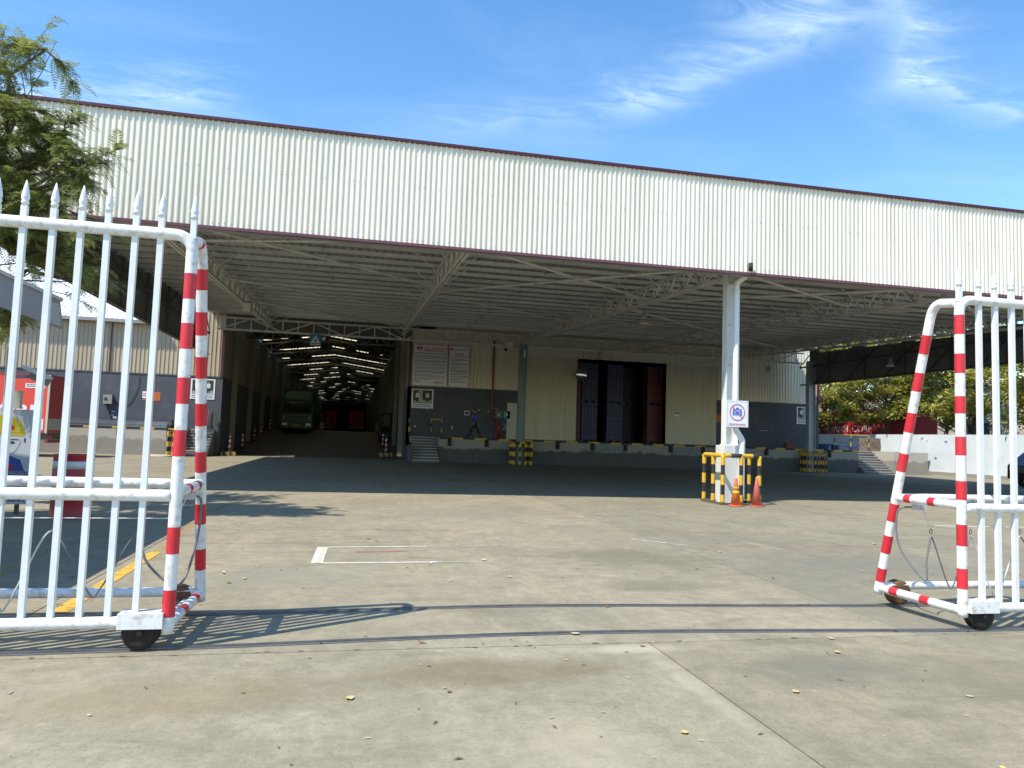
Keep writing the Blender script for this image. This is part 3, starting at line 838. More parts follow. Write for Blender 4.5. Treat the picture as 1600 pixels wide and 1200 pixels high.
# loading docks
def dock_mat(name, a0, a1, a2):
    m = bpy.data.materials.new(name); m.use_nodes = True
    nt = m.node_tree; nd, lk = nt.nodes, nt.links; b = nd['Principled BSDF']; b.inputs['Roughness'].default_value = .9
    geo = nd.new('ShaderNodeNewGeometry'); sp = nd.new('ShaderNodeSeparateXYZ'); lk.new(geo.outputs['Position'], sp.inputs[0])
    n = nd.new('ShaderNodeTexNoise'); n.inputs['Scale'].default_value = 1.1; n.inputs['Detail'].default_value = 8; n.inputs['Roughness'].default_value = .65
    mp = nd.new('ShaderNodeMapping'); mp.inputs['Scale'].default_value = (1, 1, .5); lk.new(geo.outputs['Position'], mp.inputs[0]); lk.new(mp.outputs[0], n.inputs['Vector'])
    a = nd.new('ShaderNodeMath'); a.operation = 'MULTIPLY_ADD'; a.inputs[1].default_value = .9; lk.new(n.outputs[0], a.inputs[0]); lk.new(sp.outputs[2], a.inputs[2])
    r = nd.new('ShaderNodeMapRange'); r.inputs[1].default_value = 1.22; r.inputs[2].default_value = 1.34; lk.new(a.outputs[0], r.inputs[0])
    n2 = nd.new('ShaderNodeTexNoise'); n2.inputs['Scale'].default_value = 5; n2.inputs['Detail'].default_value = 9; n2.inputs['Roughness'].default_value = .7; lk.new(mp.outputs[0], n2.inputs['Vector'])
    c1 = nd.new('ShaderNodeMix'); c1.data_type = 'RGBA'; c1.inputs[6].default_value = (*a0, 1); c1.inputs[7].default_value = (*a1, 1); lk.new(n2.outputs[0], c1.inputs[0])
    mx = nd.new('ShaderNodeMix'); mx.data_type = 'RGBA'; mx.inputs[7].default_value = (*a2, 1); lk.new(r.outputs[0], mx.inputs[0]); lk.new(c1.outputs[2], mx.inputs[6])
    lk.new(mx.outputs[2], b.inputs['Base Color'])
    bp = nd.new('ShaderNodeBump'); bp.inputs['Strength'].default_value = .4; bp.inputs['Distance'].default_value = .02; lk.new(n2.outputs[0], bp.inputs['Height']); lk.new(bp.outputs[0], b.inputs['Normal'])
    return m


dock_m = dock_mat('dock_concrete', (.20, .19, .17), (.34, .32, .28), (.44, .42, .36))
dock_dark = dock_mat('darker_dock_concrete', (.055, .055, .053), (.15, .15, .14), (.33, .31, .26))  # darker variant of the dock concrete, for the right dock
edge_m = stripe_mat('yellow_black_edge', YEL, BLK, 1.35, 0, wear=.5)
lev_m = mat('leveller_plate', (.18, .20, .20), .5, var=.1, vscale=2)


def dock(label, x0, x1, bumps, levels, org, dm_=None):
    t = thing('loading_dock', label, 'loading dock', org)
    MB().box((x0, DY, 0), (x1, WY - .004, DZ - .02)).build('dock_body', dm_ or dock_m, t)
    MB().box((x0, DY - .012, DZ - .10), (x1, DY + .14, DZ)).build('edge_stripe', edge_m, t)
    MB().box((x0, DY + .14, DZ - .02), (x1, WY - .004, DZ - .004)).build('dock_top', concrete_in, t)
    for x in bumps: MB().box((x - .10, DY - .11, .95), (x + .10, DY - .012, 1.36)).build('rubber_bumper', black_rub, t)
    for a, c in levels: MB().box((a, DY - .05, .86), (c, DY - .012, 1.30)).build('leveller_lip', lev_m, t)
    return t


dk = dock('concrete loading dock with black bumpers under the sliding doors', 4.75, 31.5, (5.31, 7.43, 9.56, 11.62, 13.73, 15.79, 18.64, 20.76, 25.01, 29.38), ((13.9, 15.62), (18.82, 20.6)), (18, DY, 0), dock_dark)
dock('sunlit concrete loading dock behind the red trailer', -28, -8.75, (-11.79, -9.4, -14.6), (), (-18, DY, 0))


def stairs(label, x0, x1, y0, y1, n, m):
    t = thing('dock_steps', label, 'steps', ((x0 + x1) / 2, y0, 0))
    d, h = (y1 - y0) / n, (DZ - .004) / n
    for i in range(n): MB().box((x0, y0 + i * d, i * h), (x1, y1, (i + 1) * h - (0 if i < n - 1 else .004))).build('step', m, t)
    nm = mat('step_nosing', (.42, .41, .38), .9, var=.15, vscale=5)
    for i in range(n): MB().box((x0 + .02, y0 + i * d - .012, (i + 1) * h - .06), (x1 - .02, y0 + i * d - .001, (i + 1) * h - .012)).build('step_nosing', nm, t)
    return t


step_m = mat('step_concrete', (.15, .15, .145), .9, var=.15, vscale=3)
s1 = stairs('concrete steps up to the dock beside the lane entrance, under the notice boards', 3.2, 4.72, 40.9, WY - .02, 9, step_m)
MB().box((RX, 40.9, 0), (3.19, WY - .02, .9)).build('side_wall', grey_wall, s1)
stairs('concrete steps at the far right end of the dock', 31.55, 33.7, 40.9, WY - .02, 9, step_m)
s3 = stairs('concrete steps on the left of the lane entrance', -8.7, -7.45, 41.2, WY - .02, 9, step_m)
t = thing('cheek_wall', 'rough concrete block beside the far right steps', 'wall', (34.9, 41, 0))
MB().box((33.72, 40.9, 0), (36.2, 45, 1.42)).build('block', dock_m, t)
pd = thing('rear_dock', 'raised concrete platform right of the big warehouse behind the steps', 'platform', (33, 46, 0))
MB().box((29.92, WY + .01, 0), (33.7, 50, DZ - .02)).build('block', dock_m, pd)
MB().box((33.72, 45.01, 0), (37.4, 50, DZ - .06)).build('block', dock_m, pd)
# boundary wall on the right
bw = thing('boundary_wall', 'pale blue grey boundary wall along the right side of the yard', 'wall', (37.8, 35, 0))
MB().box((37.7, 12, 0), (37.92, 75, 2.66)).build('wall_body', mat('pale_blue_plaster', (.60, .66, .70), .8, var=.05, vscale=1.2, dirt=(.38, .37, .33), dirt_amt=.3, dirt_scale=1.3), bw)
MB().box((37.45, 12, 0), (37.695, 75, .22)).build('wall_foot', dock_m, bw)
# ---------------------------------------------------------------- rolling gates
PR = .041
bar_me = None


def picket_meshes(z0, z1):
    b = MB(); w = .019
    b.box((-w, -w, z0), (w, w, z1)); o = b.build('picket', bar_paint, origin=(0, 0, 0)); me = o.data; bpy.data.objects.remove(o)
    b = MB(); b.lathe((0, 0, 0), [(.020, z1 - .002), (.021, z1 + .018), (.025, z1 + .021), (.025, z1 + .030), (.021, z1 + .034), (.021, z1 + .042), (.026, z1 + .056), (.0255, z1 + .070), (.016, z1 + .125), (.003, z1 + .180)], 14)
    o = b.build('finial', bar_paint, origin=(0, 0, 0)); me2 = o.data; bpy.data.objects.remove(o)
    return me, me2


PK = picket_meshes(.15, 2.95)


def sleeve(a, b, r=PR + .0012, n=16):
    return MB().tube([a, b], r, n, cap=False)


def gate(label, px, s, yf, yr, prx, length, fb, rb, npk, first, loops):
    t = thing('rolling_gate', label, 'gate', (px, yf, 0), 'rolling gates')
    zt = 2.84
    up = [(px, yf, .115), (px, yf, 1.2), (px, yf, zt - .11)]
    bend = [(px + s * .11 * (1 - math.cos(a)), yf, zt - .11 + .11 * math.sin(a)) for a in [R(15 * k) for k in range(1, 7)]]
    MB().tube(up + bend + [(px + s * length, yf, zt)], PR, 18).build('front_frame', white_paint, t)
    yb = yf + .30
    lean = Vector((prx - px, yr - yb, .15 - zt)).normalized()
    A = Vector((px, yb, zt)); cpts = []
    for k in range(0, 7):
        q = k / 6; p0 = A - Vector((0, .10, 0)); p2 = A + lean * .12
        cpts.append(p0 * (1 - q) ** 2 + A * 2 * q * (1 - q) + p2 * q * q)
    foot = A + lean * ((zt - .12) / -lean.z)
    MB().tube([(px, yf + .02, zt - .03)] + cpts + [foot], PR, 18).build('rear_leg', white_paint, t)

    def rear(z): return A + lean * ((zt - z) / -lean.z)
    e = px + s * length
    for nm, y, z, r, x in (('bottom_rail', yf, .185, PR, px + s * .03), ('middle_rail', yf, 1.03, PR, px + s * .03)):
        MB().tube([(x, y, z), (e, y, z)], r, 16).build(nm, white_paint, t)
    for nm, z in (('rear_bottom_rail', .19), ('rear_middle_rail', 1.06)):
        q = rear(z); MB().tube([q, (e, q.y, z)], PR * .92, 16).build(nm, white_paint, t)
    crosses = []
    for z in (.165, 1.05):
        a, b = Vector((px, yf + .03, z)), rear(z + .01)
        MB().tube([a, b], PR * .9, 16).build('cross_rail', white_paint, t); crosses.append((a, b))
    a, b = crosses[0]
    MB().tube([a + Vector((s * .10, 0, -.05)), b + Vector((s * .10, 0, -.05))], .022, 10).build('lower_brace', white_paint, t)
    # red tape
    for i in range(0, len(fb), 2): sleeve((px, yf, fb[i + 1]), (px, yf, fb[i])).build('red_band', red_tape, t)
    for i in range(0, len(rb), 2): sleeve(rear(rb[i + 1]), rear(rb[i])).build('red_band', red_tape, t)
    for a, b in crosses:
        for q in (.33, .72): sleeve(a.lerp(b, q), a.lerp(b, q + .11), PR * .9 + .0012).build('red_band', red_tape, t)
    if s < 0: sleeve((px, yf + .13, zt - .012), (px, yf + .20, zt - .004)).build('red_band', red_tape, t)
    # pickets
    for i in range(npk):
        x = px + s * (first + i * .172) if i else px
        if i == 0:
            b = MB(); b.box((px - .019, yf - .019, zt - .02), (px + .019, yf + .019, 2.95)); o = b.build('picket', bar_paint, t)
            inst('finial', PK[1], (px, yf, 0), o)
        else:
            o = inst('picket', PK[0], (x, yf + .004, 0), t, rot=(0, random.uniform(-.002, .002), 0)); inst('finial', PK[1], (x, yf + .004, 0), o)
    # wheels
    for y, u, nm in ((yf, .16, 0), (rear(.15).y, .13, 1), (yf, length - .6, 0), (yf, length * .5, 0)):
        x = px + s * u
        hb = MB().box((x - .14, y - .075, .155), (x + .14, y + .075, .255)).build('wheel_housing', white_paint, t) if nm == 0 else MB().box((x - .09, y - .05, .14), (x + .09, y + .05, .20)).build('wheel_housing', rust, t)
        w = MB(); pts = [(x, y - .045, .127), (x, y - .040, .127), (x, y - .012, .127), (x, y, .127), (x, y + .012, .127), (x, y + .040, .127), (x, y + .045, .127)]
        w.tube(pts, [.085, .118, .118, .104, .118, .118, .085], 26); w.tube([(x, y - .07, .127), (x, y + .07, .127)], .018, 10)
        w.build('wheel', rust if nm else mat('greasy_wheel_iron', (.016, .011, .008), .8, var=.4, vscale=12), t)
        if nm == 0:
            for q in (-.11, .11): MB().lathe((x + q, y - .035, .255), [(.018, 0), (.018, .012), (.012, .014)], 8).build('bolt', white_paint, t)
    # festoon wire with hanging cable loops
    ry = rear(1.0).y - .25
    z0 = .80
    MB().tube([(px + s * .02, ry, 1.0), (px + s * .10, ry, z0 + .02), (e, ry, z0 - .02)], .004, 6).build('steel_wire', cable_w, t)
    hx = [px + s * u for u in loops]
    for i, x in enumerate(hx):
        MB().tube([(x + .014 * math.cos(a), ry, z0 - .03 + .022 * math.sin(a)) for a in [k * math.pi / 5 for k in range(11)]], .004, 6).build('cable_hook', dsteel, t)
        nx = hx[i + 1] if i + 1 < len(hx) else x + s * .75
        pts = cr([(x, ry, z0 - .07), (x * .86 + nx * .14, ry + .02, z0 - .16), (x * .56 + nx * .44, ry + .02, z0 - .50 - .08 * (i % 2)), (x * .45 + nx * .55, ry, z0 - .52 - .08 * (i % 2)), (x * .14 + nx * .86, ry - .02, z0 - .17), (nx, ry, z0 - .07)], 6)
        MB().tube(pts, .007, 8).build('hanging_cable', cable_w if i % 2 else cable_g, t)
    q = rear(1.0)
    MB().tube(cr([(px + s * .02, ry + .1, .98), (q.x - s * .02, q.y - .06, .93), (q.x - s * .0, q.y - .06, .6), (px + s * .05, ry, .33), (hx[0] - s * .05, ry, .5), (hx[0], ry, z0 - .07)], 7), .009, 8).build('hanging_cable', cable_g, t)
    MB().cbox((px + s * .03, ry + .04, .985), (.10, .07, .05)).build('cable_clamp', mat('grey_plastic_box', (.5, .5, .48), .5), t)
    return t


gate('white rolling gate with red bands, standing open on the left', -1.165, -1, 5.45, 6.40, -1.14, 7.2,
     [2.57, 2.39, 2.22, 2.04, 1.84, 1.66, 1.48, 1.3, .82, .64, .4, .22],
     [2.68, 2.53, 2.37, 2.20, 2.04, 1.88, 1.69, 1.52, 1.32, 1.16, .91, .75, .55, .38], 41, .036, [.33, .92, 1.5, 2.1, 2.8])
gate('white rolling gate with red bands, standing open on the right', 5.13, 1, 5.42, 6.35, 5.05, 6.5,
     [2.70, 2.53, 2.36, 2.19, 1.99, 1.84, 1.64, 1.48, 1.26, 1.1, .89, .71, .52, .35],
     [2.57, 2.40, 2.23, 2.06, 1.86, 1.68, 1.48, 1.31, 1.0, .83, .69, .52, .37, .24], 37, .03, [.12, .55, 1.1, 1.8])
# ---------------------------------------------------------------- guards, cones, signs and fittings
yb_bar = stripe_mat('yellow_black_pipe', BLK, (.68, .40, .02), .50, 2, phase=.50, wear=.35)
yb_top = stripe_mat('yellow_black_top_pipe', (.60, .38, .03), (.03, .03, .03), .62, 0, phase=.35, wear=.6)


def guard(label, cx, cy, w, h, r, n):
    t = thing('column_guard', label, 'guard', (cx, cy, 0), 'yellow and black column guards')
    x0, x1, y0, y1 = cx - w / 2, cx + w / 2, cy - w / 2, cy + w / 2
    MB().tube([(x0 + r, y0, h), (x1 - r, y0, h), (x1, y0 + r, h), (x1, y1 - r, h), (x1 - r, y1, h), (x0 + r, y1, h), (x0, y1 - r, h), (x0, y0 + r, h), (x0 + r, y0, h)], r * 1.05, 12).build('top_ring', yb_top, t)
    b = MB()
    for a, c in (((x0 - .06, y0 - .06), (x1 + .06, y0 + .04)), ((x0 - .06, y1 - .04), (x1 + .06, y1 + .06)), ((x0 - .06, y0 + .045), (x0 + .04, y1 - .045)), ((x1 - .04, y0 + .045), (x1 + .06, y1 - .045))): b.box((*a, .004), (*c, .045))
    b.build('base_frame', mat('dull_base_steel', (.10, .10, .09), .7, var=.2, vscale=5), t)
    pts = []
    for i in range(n + 1):
        q = i / n
        pts += [(x0 + w * q, y0), (x0 + w * q, y1)]
        if 0 < i < n: pts += [(x0, y0 + w * q), (x1, y0 + w * q)]
    for (x, y) in pts: MB().tube([(x, y, .04), (x, y, h)], r, 12).build('guard_pipe', yb_bar, t)


guard('yellow and black pipe guard around the white front column', 9.70, 17.72, 1.02, 1.24, .052, 2)
guard('yellow and black guard round the grey green column below the notice boards', 9.30, 40.75, 1.0, 1.25, .07, 3)
guard('thin yellow and black guard round the far right dark column', 27.75, 40.6, 1.05, 1.25, .04, 4)
guard('yellow and black guard at the foot of the left dock', -8.9, 40.55, .55, 1.25, .05, 2)


def cone(label, x, y, h, c, bands, tilt=0.0):
    t = thing('traffic_cone', label, 'traffic cone', (x, y, 0), 'cones by the front column')
    m = mat('cone_' + ('bright' if bands else 'faded'), c, .55, var=.12, vscale=9, dirt=(.30, .20, .15), dirt_amt=.5, dirt_scale=6)
    b = MB(); b.prism([(x + .17 * math.cos(k * math.pi / 4 + .39), y + .17 * math.sin(k * math.pi / 4 + .39), .004) for k in range(8)], (0, 0, .03)); b.build('base', m, t)
    R0, R1 = .125, .028
    MB().lathe((x, y, .03), [(R0, 0), (R1, h - .03), (R1 * .7, h - .02)], 24).build('body', m, t)
    for z in bands:
        ra = R0 + (R1 - R0) * (z - .03) / (h - .06); rb = R0 + (R1 - R0) * (z + .075 - .03) / (h - .06)
        MB().lathe((x, y, z), [(ra + .003, 0), (rb + .003, .075)], 24).build('yellow_band', mat('cone_yellow', (.75, .45, .02), .4), t)
    MB().lathe((x, y, h - .015), [(.02, 0), (.024, .02), (.012, .04)], 10).build('tip', mat('pale_tip', (.6, .58, .5), .5), t)


cone('orange traffic cone with two yellow bands by the front column', 9.36, 16.85, .70, (.72, .14, .04), (.30, .42))
cone('plain faded red traffic cone without bands by the front column', 9.93, 16.85, .71, (.58, .13, .08), ())


def disc_ring(b, c, r0, r1, y, n=40, mi=0):
    for k in range(n):
        a, d = 2 * math.pi * k / n, 2 * math.pi * (k + 1) / n
        b.add([(c[0] + r * math.cos(t), y, c[1] + r * math.sin(t)) for r, t in ((r0, a), (r1, a), (r1, d), (r0, d))], [(0, 1, 2, 3)], mi)
    return b


def ellipse(b, c, rx, rz_, y, n=32, mi=0):
    return b.add([(c[0] + rx * math.cos(2 * math.pi * k / n), y, c[1] + rz_ * math.sin(2 * math.pi * k / n)) for k in range(n)], [tuple(range(n))], mi)


# no photography sign on the front column
x0, x1, z0, z1, y = 9.42, 10.05, 1.98, 2.67, 17.50
t = thing('prohibition_sign', 'white sign with a crossed out blue camera on the front column', 'sign', (9.8, y, 1.98))
MB().box((x0, y, z0), (x1, y + .02, z1)).build('board', white_plate, t)
b = MB()
for lo, hi in (((x0 + .03, z0 + .03), (x1 - .03, z0 + .036)), ((x0 + .03, z1 - .036), (x1 - .03, z1 - .03)), ((x0 + .03, z0 + .036), (x0 + .036, z1 - .036)), ((x1 - .036, z0 + .036), (x1 - .03, z1 - .036))): b.box((lo[0], y - .003, lo[1]), (hi[0], y, hi[1]))
b.build('border_line', mat('grey_print', (.35, .33, .35), .5), t)
cx_, cz_ = 9.735, 2.36
b = MB()
b.prism([(cx_ - .13, y - .004, cz_ - .08), (cx_ + .13, y - .004, cz_ - .08), (cx_ + .13, y - .004, cz_ + .045), (cx_ - .13, y - .004, cz_ + .045)], (0, .003, 0))
b.prism([(cx_ - .13, y - .004, cz_ + .058), (cx_ + .13, y - .004, cz_ + .058), (cx_ + .12, y - .004, cz_ + .09), (cx_ + .05, y - .004, cz_ + .085), (cx_ + .035, y - .004, cz_ + .125), (cx_ - .03, y - .004, cz_ + .125), (cx_ - .045, y - .004, cz_ + .085), (cx_ - .12, y - .004, cz_ + .082)], (0, .003, 0))
b.build('camera_symbol', print_blue, t)
b = MB(); disc_ring(b, (cx_, cz_ - .02), .072, .082, y - .006); disc_ring(b, (cx_, cz_ - .02), .05, .054, y - .006); b.build('lens_ring', print_white, t)
b = MB(); disc_ring(b, (cx_, cz_), .195, .217, y - .007)
b.add([(cx_ - .15, y - .0075, cz_ + .135), (cx_ - .135, y - .0075, cz_ + .15), (cx_ + .15, y - .0075, cz_ - .135), (cx_ + .135, y - .0075, cz_ - .15)], [(0, 3, 2, 1)])
b.build('red_ring', mat('crimson_print', (.58, .05, .16), .45), t)
text('lettering', 'CẤM QUAY PHIM, CHỤP ẢNH', .05, (cx_, y - .003, z0 + .055), mat('crimson_print', (.58, .05, .16), .45), t, width=.46)

# notice boards and posters
Y0 = WY - .05


def dash_lines(x0, x1, zs_, y, h):
    b = MB()
    for z in zs_:
        x = x0; end = x1 if random.random() < .75 else x0 + (x1 - x0) * random.uniform(.25, .9)
        while x < end:
            w = random.uniform(.05, .16); b.add([(x, y, z), (min(x + w, end), y, z), (min(x + w, end), y, z + h), (x, y, z + h)], [(0, 1, 2, 3)]); x += w + .022
    return b


def notice(label, x0, x1, z0, z1, title, sub, tsize, first):
    y = Y0 - .02
    t = thing('notice_board', label, 'notice board', ((x0 + x1) / 2, y, z0), 'notice boards on the cladding')
    MB().box((x0, y, z0), (x1, y + .03, z1)).build('panel', white_plate, t)
    b = MB(); f = mat('aluminium_frame', (.45, .46, .46), .4, metal=.4)
    b.box((x0 - .04, y - .012, z0 - .04), (x0, y + .03, z1 + .04)); b.box((x1, y - .012, z0 - .04), (x1 + .04, y + .03, z1 + .04)); b.box((x0, y - .012, z0 - .04), (x1, y + .03, z0)); b.box((x0, y - .012, z1), (x1, y + .03, z1 + .04)); b.build('frame', f, t)
    w = x1 - x0; h = z1 - z0
    if first:
        ellipse(MB(), (x0 + .22 * w * .75, z1 - .19), .19, .11, y - .004).build('logo', print_red, t)
        text('logo_letters', 'AV', .15, (x0 + .165 * w, y - .007, z1 - .24), print_white, t, width=.2)
        text('lettering', 'CÔNG TY CỔ PHẦN BÌNH VINH', .12, (x0 + .64 * w, y - .003, z1 - .19), print_red, t, width=.66 * w, bold=.002)
        text('title', 'CHÍNH SÁCH QUẢN LÝ', .19, (x0 + .64 * w, y - .003, z1 - .36), print_red, t, width=.68 * w, bold=.006)
        tag(dash_lines(x0 + .06, x1 - .06, [z1 - .50], y - .003, .05).build('text_lines', print_dark, t), kind='stuff')
        zz = z1 - .62; L = []
        for para in (4, 3, 2, 3, 3, 3, 3, 2):
            for k in range(para): L.append(zz); zz -= .058
            zz -= .05
        tag(dash_lines(x0 + .08, x1 - .06, [q for q in L if q > z0 + .32], y - .003, .026).build('text_lines', print_navy, t), kind='stuff')
        tag(dash_lines(x1 - .72, x1 - .12, [z0 + .24, z0 + .18, z0 + .12], y - .003, .024).build('text_lines', print_red, t), kind='stuff')
        tag(dash_lines(x0 + .08, x0 + .4, [z0 + .26, z0 + .21, z0 + .16], y - .003, .02).build('text_lines', print_dark, t), kind='stuff')
    else:
        ellipse(MB(), (x0 + .12, z1 - .17), .09, .06, y - .004).build('logo', print_red, t)
        text('title', 'CAM KẾT', .17, (x0 + .52 * w, y - .003, z1 - .52), print_red, t, width=.5 * w, bold=.004)
        text('lettering', 'THỰC HIỆN CHÍNH SÁCH', .1, (x0 + .52 * w, y - .003, z1 - .64), print_red, t, width=.85 * w, bold=.002)
        tag(dash_lines(x0 + .3, x1 - .08, [z1 - .17, z1 - .23], y - .003, .02).build('text_lines', print_dark, t), kind='stuff')
        zz = z1 - .76; L = []
        for para in (3, 3, 1, 2, 3, 2, 2, 2, 2):
            for k in range(para): L.append(zz); zz -= .055
            zz -= .04
        tag(dash_lines(x0 + .08, x1 - .06, [q for q in L if q > z0 + .2], y - .003, .024).build('text_lines', print_dark, t), kind='stuff')


notice('large white notice board with a red title above the lane entrance steps', 3.24, 5.20, 4.42, 6.78, '', '', .2, True)
notice('narrow white notice board right of the large one', 5.36, 6.46, 4.42, 6.80, '', '', .2, False)


def poster(label, x0, z0):
    w, h = 1.26, 1.12; y = WY - .012
    t = thing('safety_poster', label, 'poster', (x0 + w / 2, y, z0), 'walking posters on the grey walls')
    MB().box((x0, y - .012, z0), (x0 + w, y + .01, z0 + h)).build('panel', white_plate, t)
    y -= .014
    g1, g2 = mat('poster_dark_green', (.03, .045, .03), .5, var=.5, vscale=9), mat('poster_pale_green', (.33, .40, .30), .5, var=.25, vscale=6)
    MB().box((x0 + .08, y, z0 + .28), (x0 + .60, y + .002, z0 + h - .06)).build('picture', g1, t)
    MB().box((x0 + .62, y, z0 + .28), (x0 + w - .08, y + .002, z0 + h - .06)).build('picture', g1, t)
    b = MB(); b.box((x0 + .40, y - .002, z0 + .30), (x0 + .60, y, z0 + h - .08)); b.box((x0 + .10, y - .002, z0 + .29), (x0 + .40, y, z0 + .45)); b.box((x0 + .62, y - .002, z0 + .29), (x0 + w - .1, y, z0 + .48)); b.build('picture_background', g2, t)
    sh, tr_ = mat('poster_shirt', (.62, .66, .66), .5), mat('poster_trousers', (.02, .02, .025), .5)
    for cx in (x0 + .33, x0 + .92):
        b = MB()
        b.prism([(cx - .09, y - .006, z0 + .62), (cx + .09, y - .006, z0 + .62), (cx + .11, y - .006, z0 + .84), (cx + .04, y - .006, z0 + .88), (cx - .04, y - .006, z0 + .88), (cx - .11, y - .006, z0 + .84)], (0, .003, 0), 0)
        b.prism([(cx - .07, y - .006, z0 + .36), (cx - .01, y - .006, z0 + .36), (cx, y - .006, z0 + .5), (cx + .03, y - .006, z0 + .38), (cx + .08, y - .006, z0 + .38), (cx + .08, y - .006, z0 + .62), (cx - .08, y - .006, z0 + .62)], (0, .003, 0), 1)
        ellipse(b, (cx, z0 + .935), .038, .05, y - .006, 14, 2)
        b.build('printed_figure', [sh, tr_, skin], t)
    tag(dash_lines(x0 + .08, x0 + w - .08, [z0 + .17, z0 + .07], y - .001, .05).build('text_lines', print_navy, t), kind='stuff')


poster('poster of two walking people left of the dark person on the dock', 3.22, 3.07)
poster('poster of two walking people on the left wall behind the gate post', -8.86, 3.07)
poster('poster of two walking people at the far right end of the grey wall', 28.28, 3.05)

# crossing sign hung from the girder
x0, x1, z0, z1, y = -2.62, -1.98, 6.24, 6.86, GY - .14
t = thing('crossing_sign', 'blue square pedestrian crossing sign hung over the dark lane', 'sign', (-2.3, y, 6.24))
MB().box((x0, y, z0), (x1, y + .02, z1)).build('board', mat('sign_blue', (.02, .26, .42), .4), t)
xm = (x0 + x1) / 2
MB().prism([(x0 + .05, y - .004, z0 + .13), (x1 - .05, y - .004, z0 + .13), (xm, y - .004, z1 - .04)], (0, .003, 0)).build('triangle', print_white, t)
b = MB(); ellipse(b, (xm, z0 + .40), .022, .026, y - .007, 10)
for P in ([(-.03, .25), (.03, .25), (.03, .37), (-.02, .37)], [(-.03, .25), (-.005, .25), (-.05, .14), (-.075, .14)], [(.0, .25), (.03, .25), (.065, .14), (.04, .14)], [(.02, .36), (.03, .34), (.09, .28), (.08, .27)], [(-.02, .36), (-.03, .34), (-.085, .29), (-.08, .28)]): b.poly([(xm + a, y - .007, z0 + c) for a, c in P])
b.build('walking_symbol', black_rub, t)
b = MB(); b.box((x0 + .06, y - .004, z0 + .03), (x1 - .06, y - .001, z0 + .08)); b.build('caption_strip', print_white, t)
MB().bar((xm, y + .01, z1), (xm, y + .06, gz0), .03).build('hanger', dsteel, t)
t = thing('junction_box', 'small white box beside the blue crossing sign', 'box', (-1.86, GY - .1, 6.5))
MB().box((-1.93, GY - .16, 6.56), (-1.77, GY - .06, 6.74)).build('case', white_plate, t); MB().bar((-1.85, GY - .1, 6.74), (-1.85, GY - .04, gz0), .03).build('stem', dsteel, t)

# convex mirror on a drop rod
t = thing('convex_mirror', 'round convex mirror hanging in front of the open doorway', 'mirror', (13.25, 42.3, 5.4))
b = MB(); prof = [(.37 * math.sin(a), .13 * (1 - math.cos(a)) / (1 - math.cos(R(70)))) for a in [R(7 * k) for k in range(11)]]
prof = [(.001, .14)] + [(r_, .14 - d) for r_, d in prof[1:]]
n = 28
for r_, d in prof:
    for k in range(n):
        a = 2 * math.pi * k / n; b.v.append(Vector((13.25 + r_ * math.cos(a), 42.3 - d, 5.48 + r_ * math.sin(a))))
for i in range(len(prof) - 1):
    for k in range(n): b.f.append([i * n + k, (i + 1) * n + k, (i + 1) * n + (k + 1) % n, i * n + (k + 1) % n]); b.m.append(0); b.sm.append(True)
mo = b.build('mirror_face', mat('mirror_glass', (.80, .82, .84), .06, metal=1.0), t)
MB().tube([(13.25, 42.30, 5.48), (13.25, 42.36, 5.48)], .37, 28).build('mirror_back', dsteel, t)
MB().bar((13.25, 42.34, 5.8), (13.25, 42.05, 6.85), .035).build('hanger', dsteel, t)
# camera and box beside the second column
t = thing('cctv_camera', 'white camera box with dome beside the grey green column', 'camera', (8.66, GY - .2, 6.7))
MB().box((8.48, GY - .3, 6.82), (8.84, GY - .06, 7.08)).build('housing', white_plate, t); MB().lathe((8.45, GY - .15, 6.55), [(.02, 0), (.09, .05), (.09, .12), (.05, .16)], 14).build('dome', black_rub, t)
MB().bar((8.5, GY - .15, 6.7), (8.6, GY - .15, 6.86), .04).build('arm', white_plate, t)
t = thing('vent_pipe', 'short white capped pipe on the grey green column', 'pipe', (9.34, 40.7, 6.2))
MB().tube([(9.34, 40.77, 6.1), (9.34, 40.77, 6.55)], .07, 12).build('pipe', white_plate, t)
# fire main on the wall
t = thing('fire_pipe', 'thin red brown pipe running down the wall by the notice boards', 'pipe', (8.2, WY - .12, DZ))
fp = mat('red_oxide_pipe', (.20, .035, .03), .5, var=.15, vscale=4)
MB().tube([(8.0, WY - .1, 7.3), (8.0, WY - .1, 3.0), (8.06, WY - .1, 2.75), (8.28, WY - .1, 2.6), (8.3, WY - .1, 2.4), (8.3, WY - .1, DZ)], .06, 10).build('pipe', fp, t)
MB().lathe((8.45, WY - .12, DZ), [(.12, 0), (.12, .75), (.05, .95), (.03, 1.05)], 14).build('hydrant_body', fp, t)
for lab, xa, c in (('green tinted safety notice beside the red pipe', 8.22, (.18, .22, .14)), ('light blue safety notice beside the red pipe', 8.72, (.10, .42, .52))):
    t = thing('safety_notice', lab, 'notice', (xa + .2, WY - .03, 2.66), 'small notices by the red pipe')
    MB().box((xa, WY - .16 if xa < 8.5 else WY - .03, 2.66), (xa + .40, WY - .14 if xa < 8.5 else WY - .005, 3.10)).build('panel', mat('notice_' + str(int(xa * 10)), c, .5, var=.3, vscale=9), t)
    MB().lathe((xa + .2, WY - .165 if xa < 8.5 else WY - .034, 2.80), [(.09, 0), (.07, .16), (.0, .18)], 4).build('emblem', mat('notice_pale', (.5, .6, .6), .5), t)
t = thing('door_notice', 'small white notice on the right sliding door', 'notice', (19.8, WY - .14, 3.2)); MB().box((19.62, WY - .135, 3.2), (19.98, WY - .125, 3.46)).build('panel', white_plate, t); MB().box((19.64, WY - .138, 3.36), (19.96, WY - .135, 3.44)).build('heading', print_dark, t)
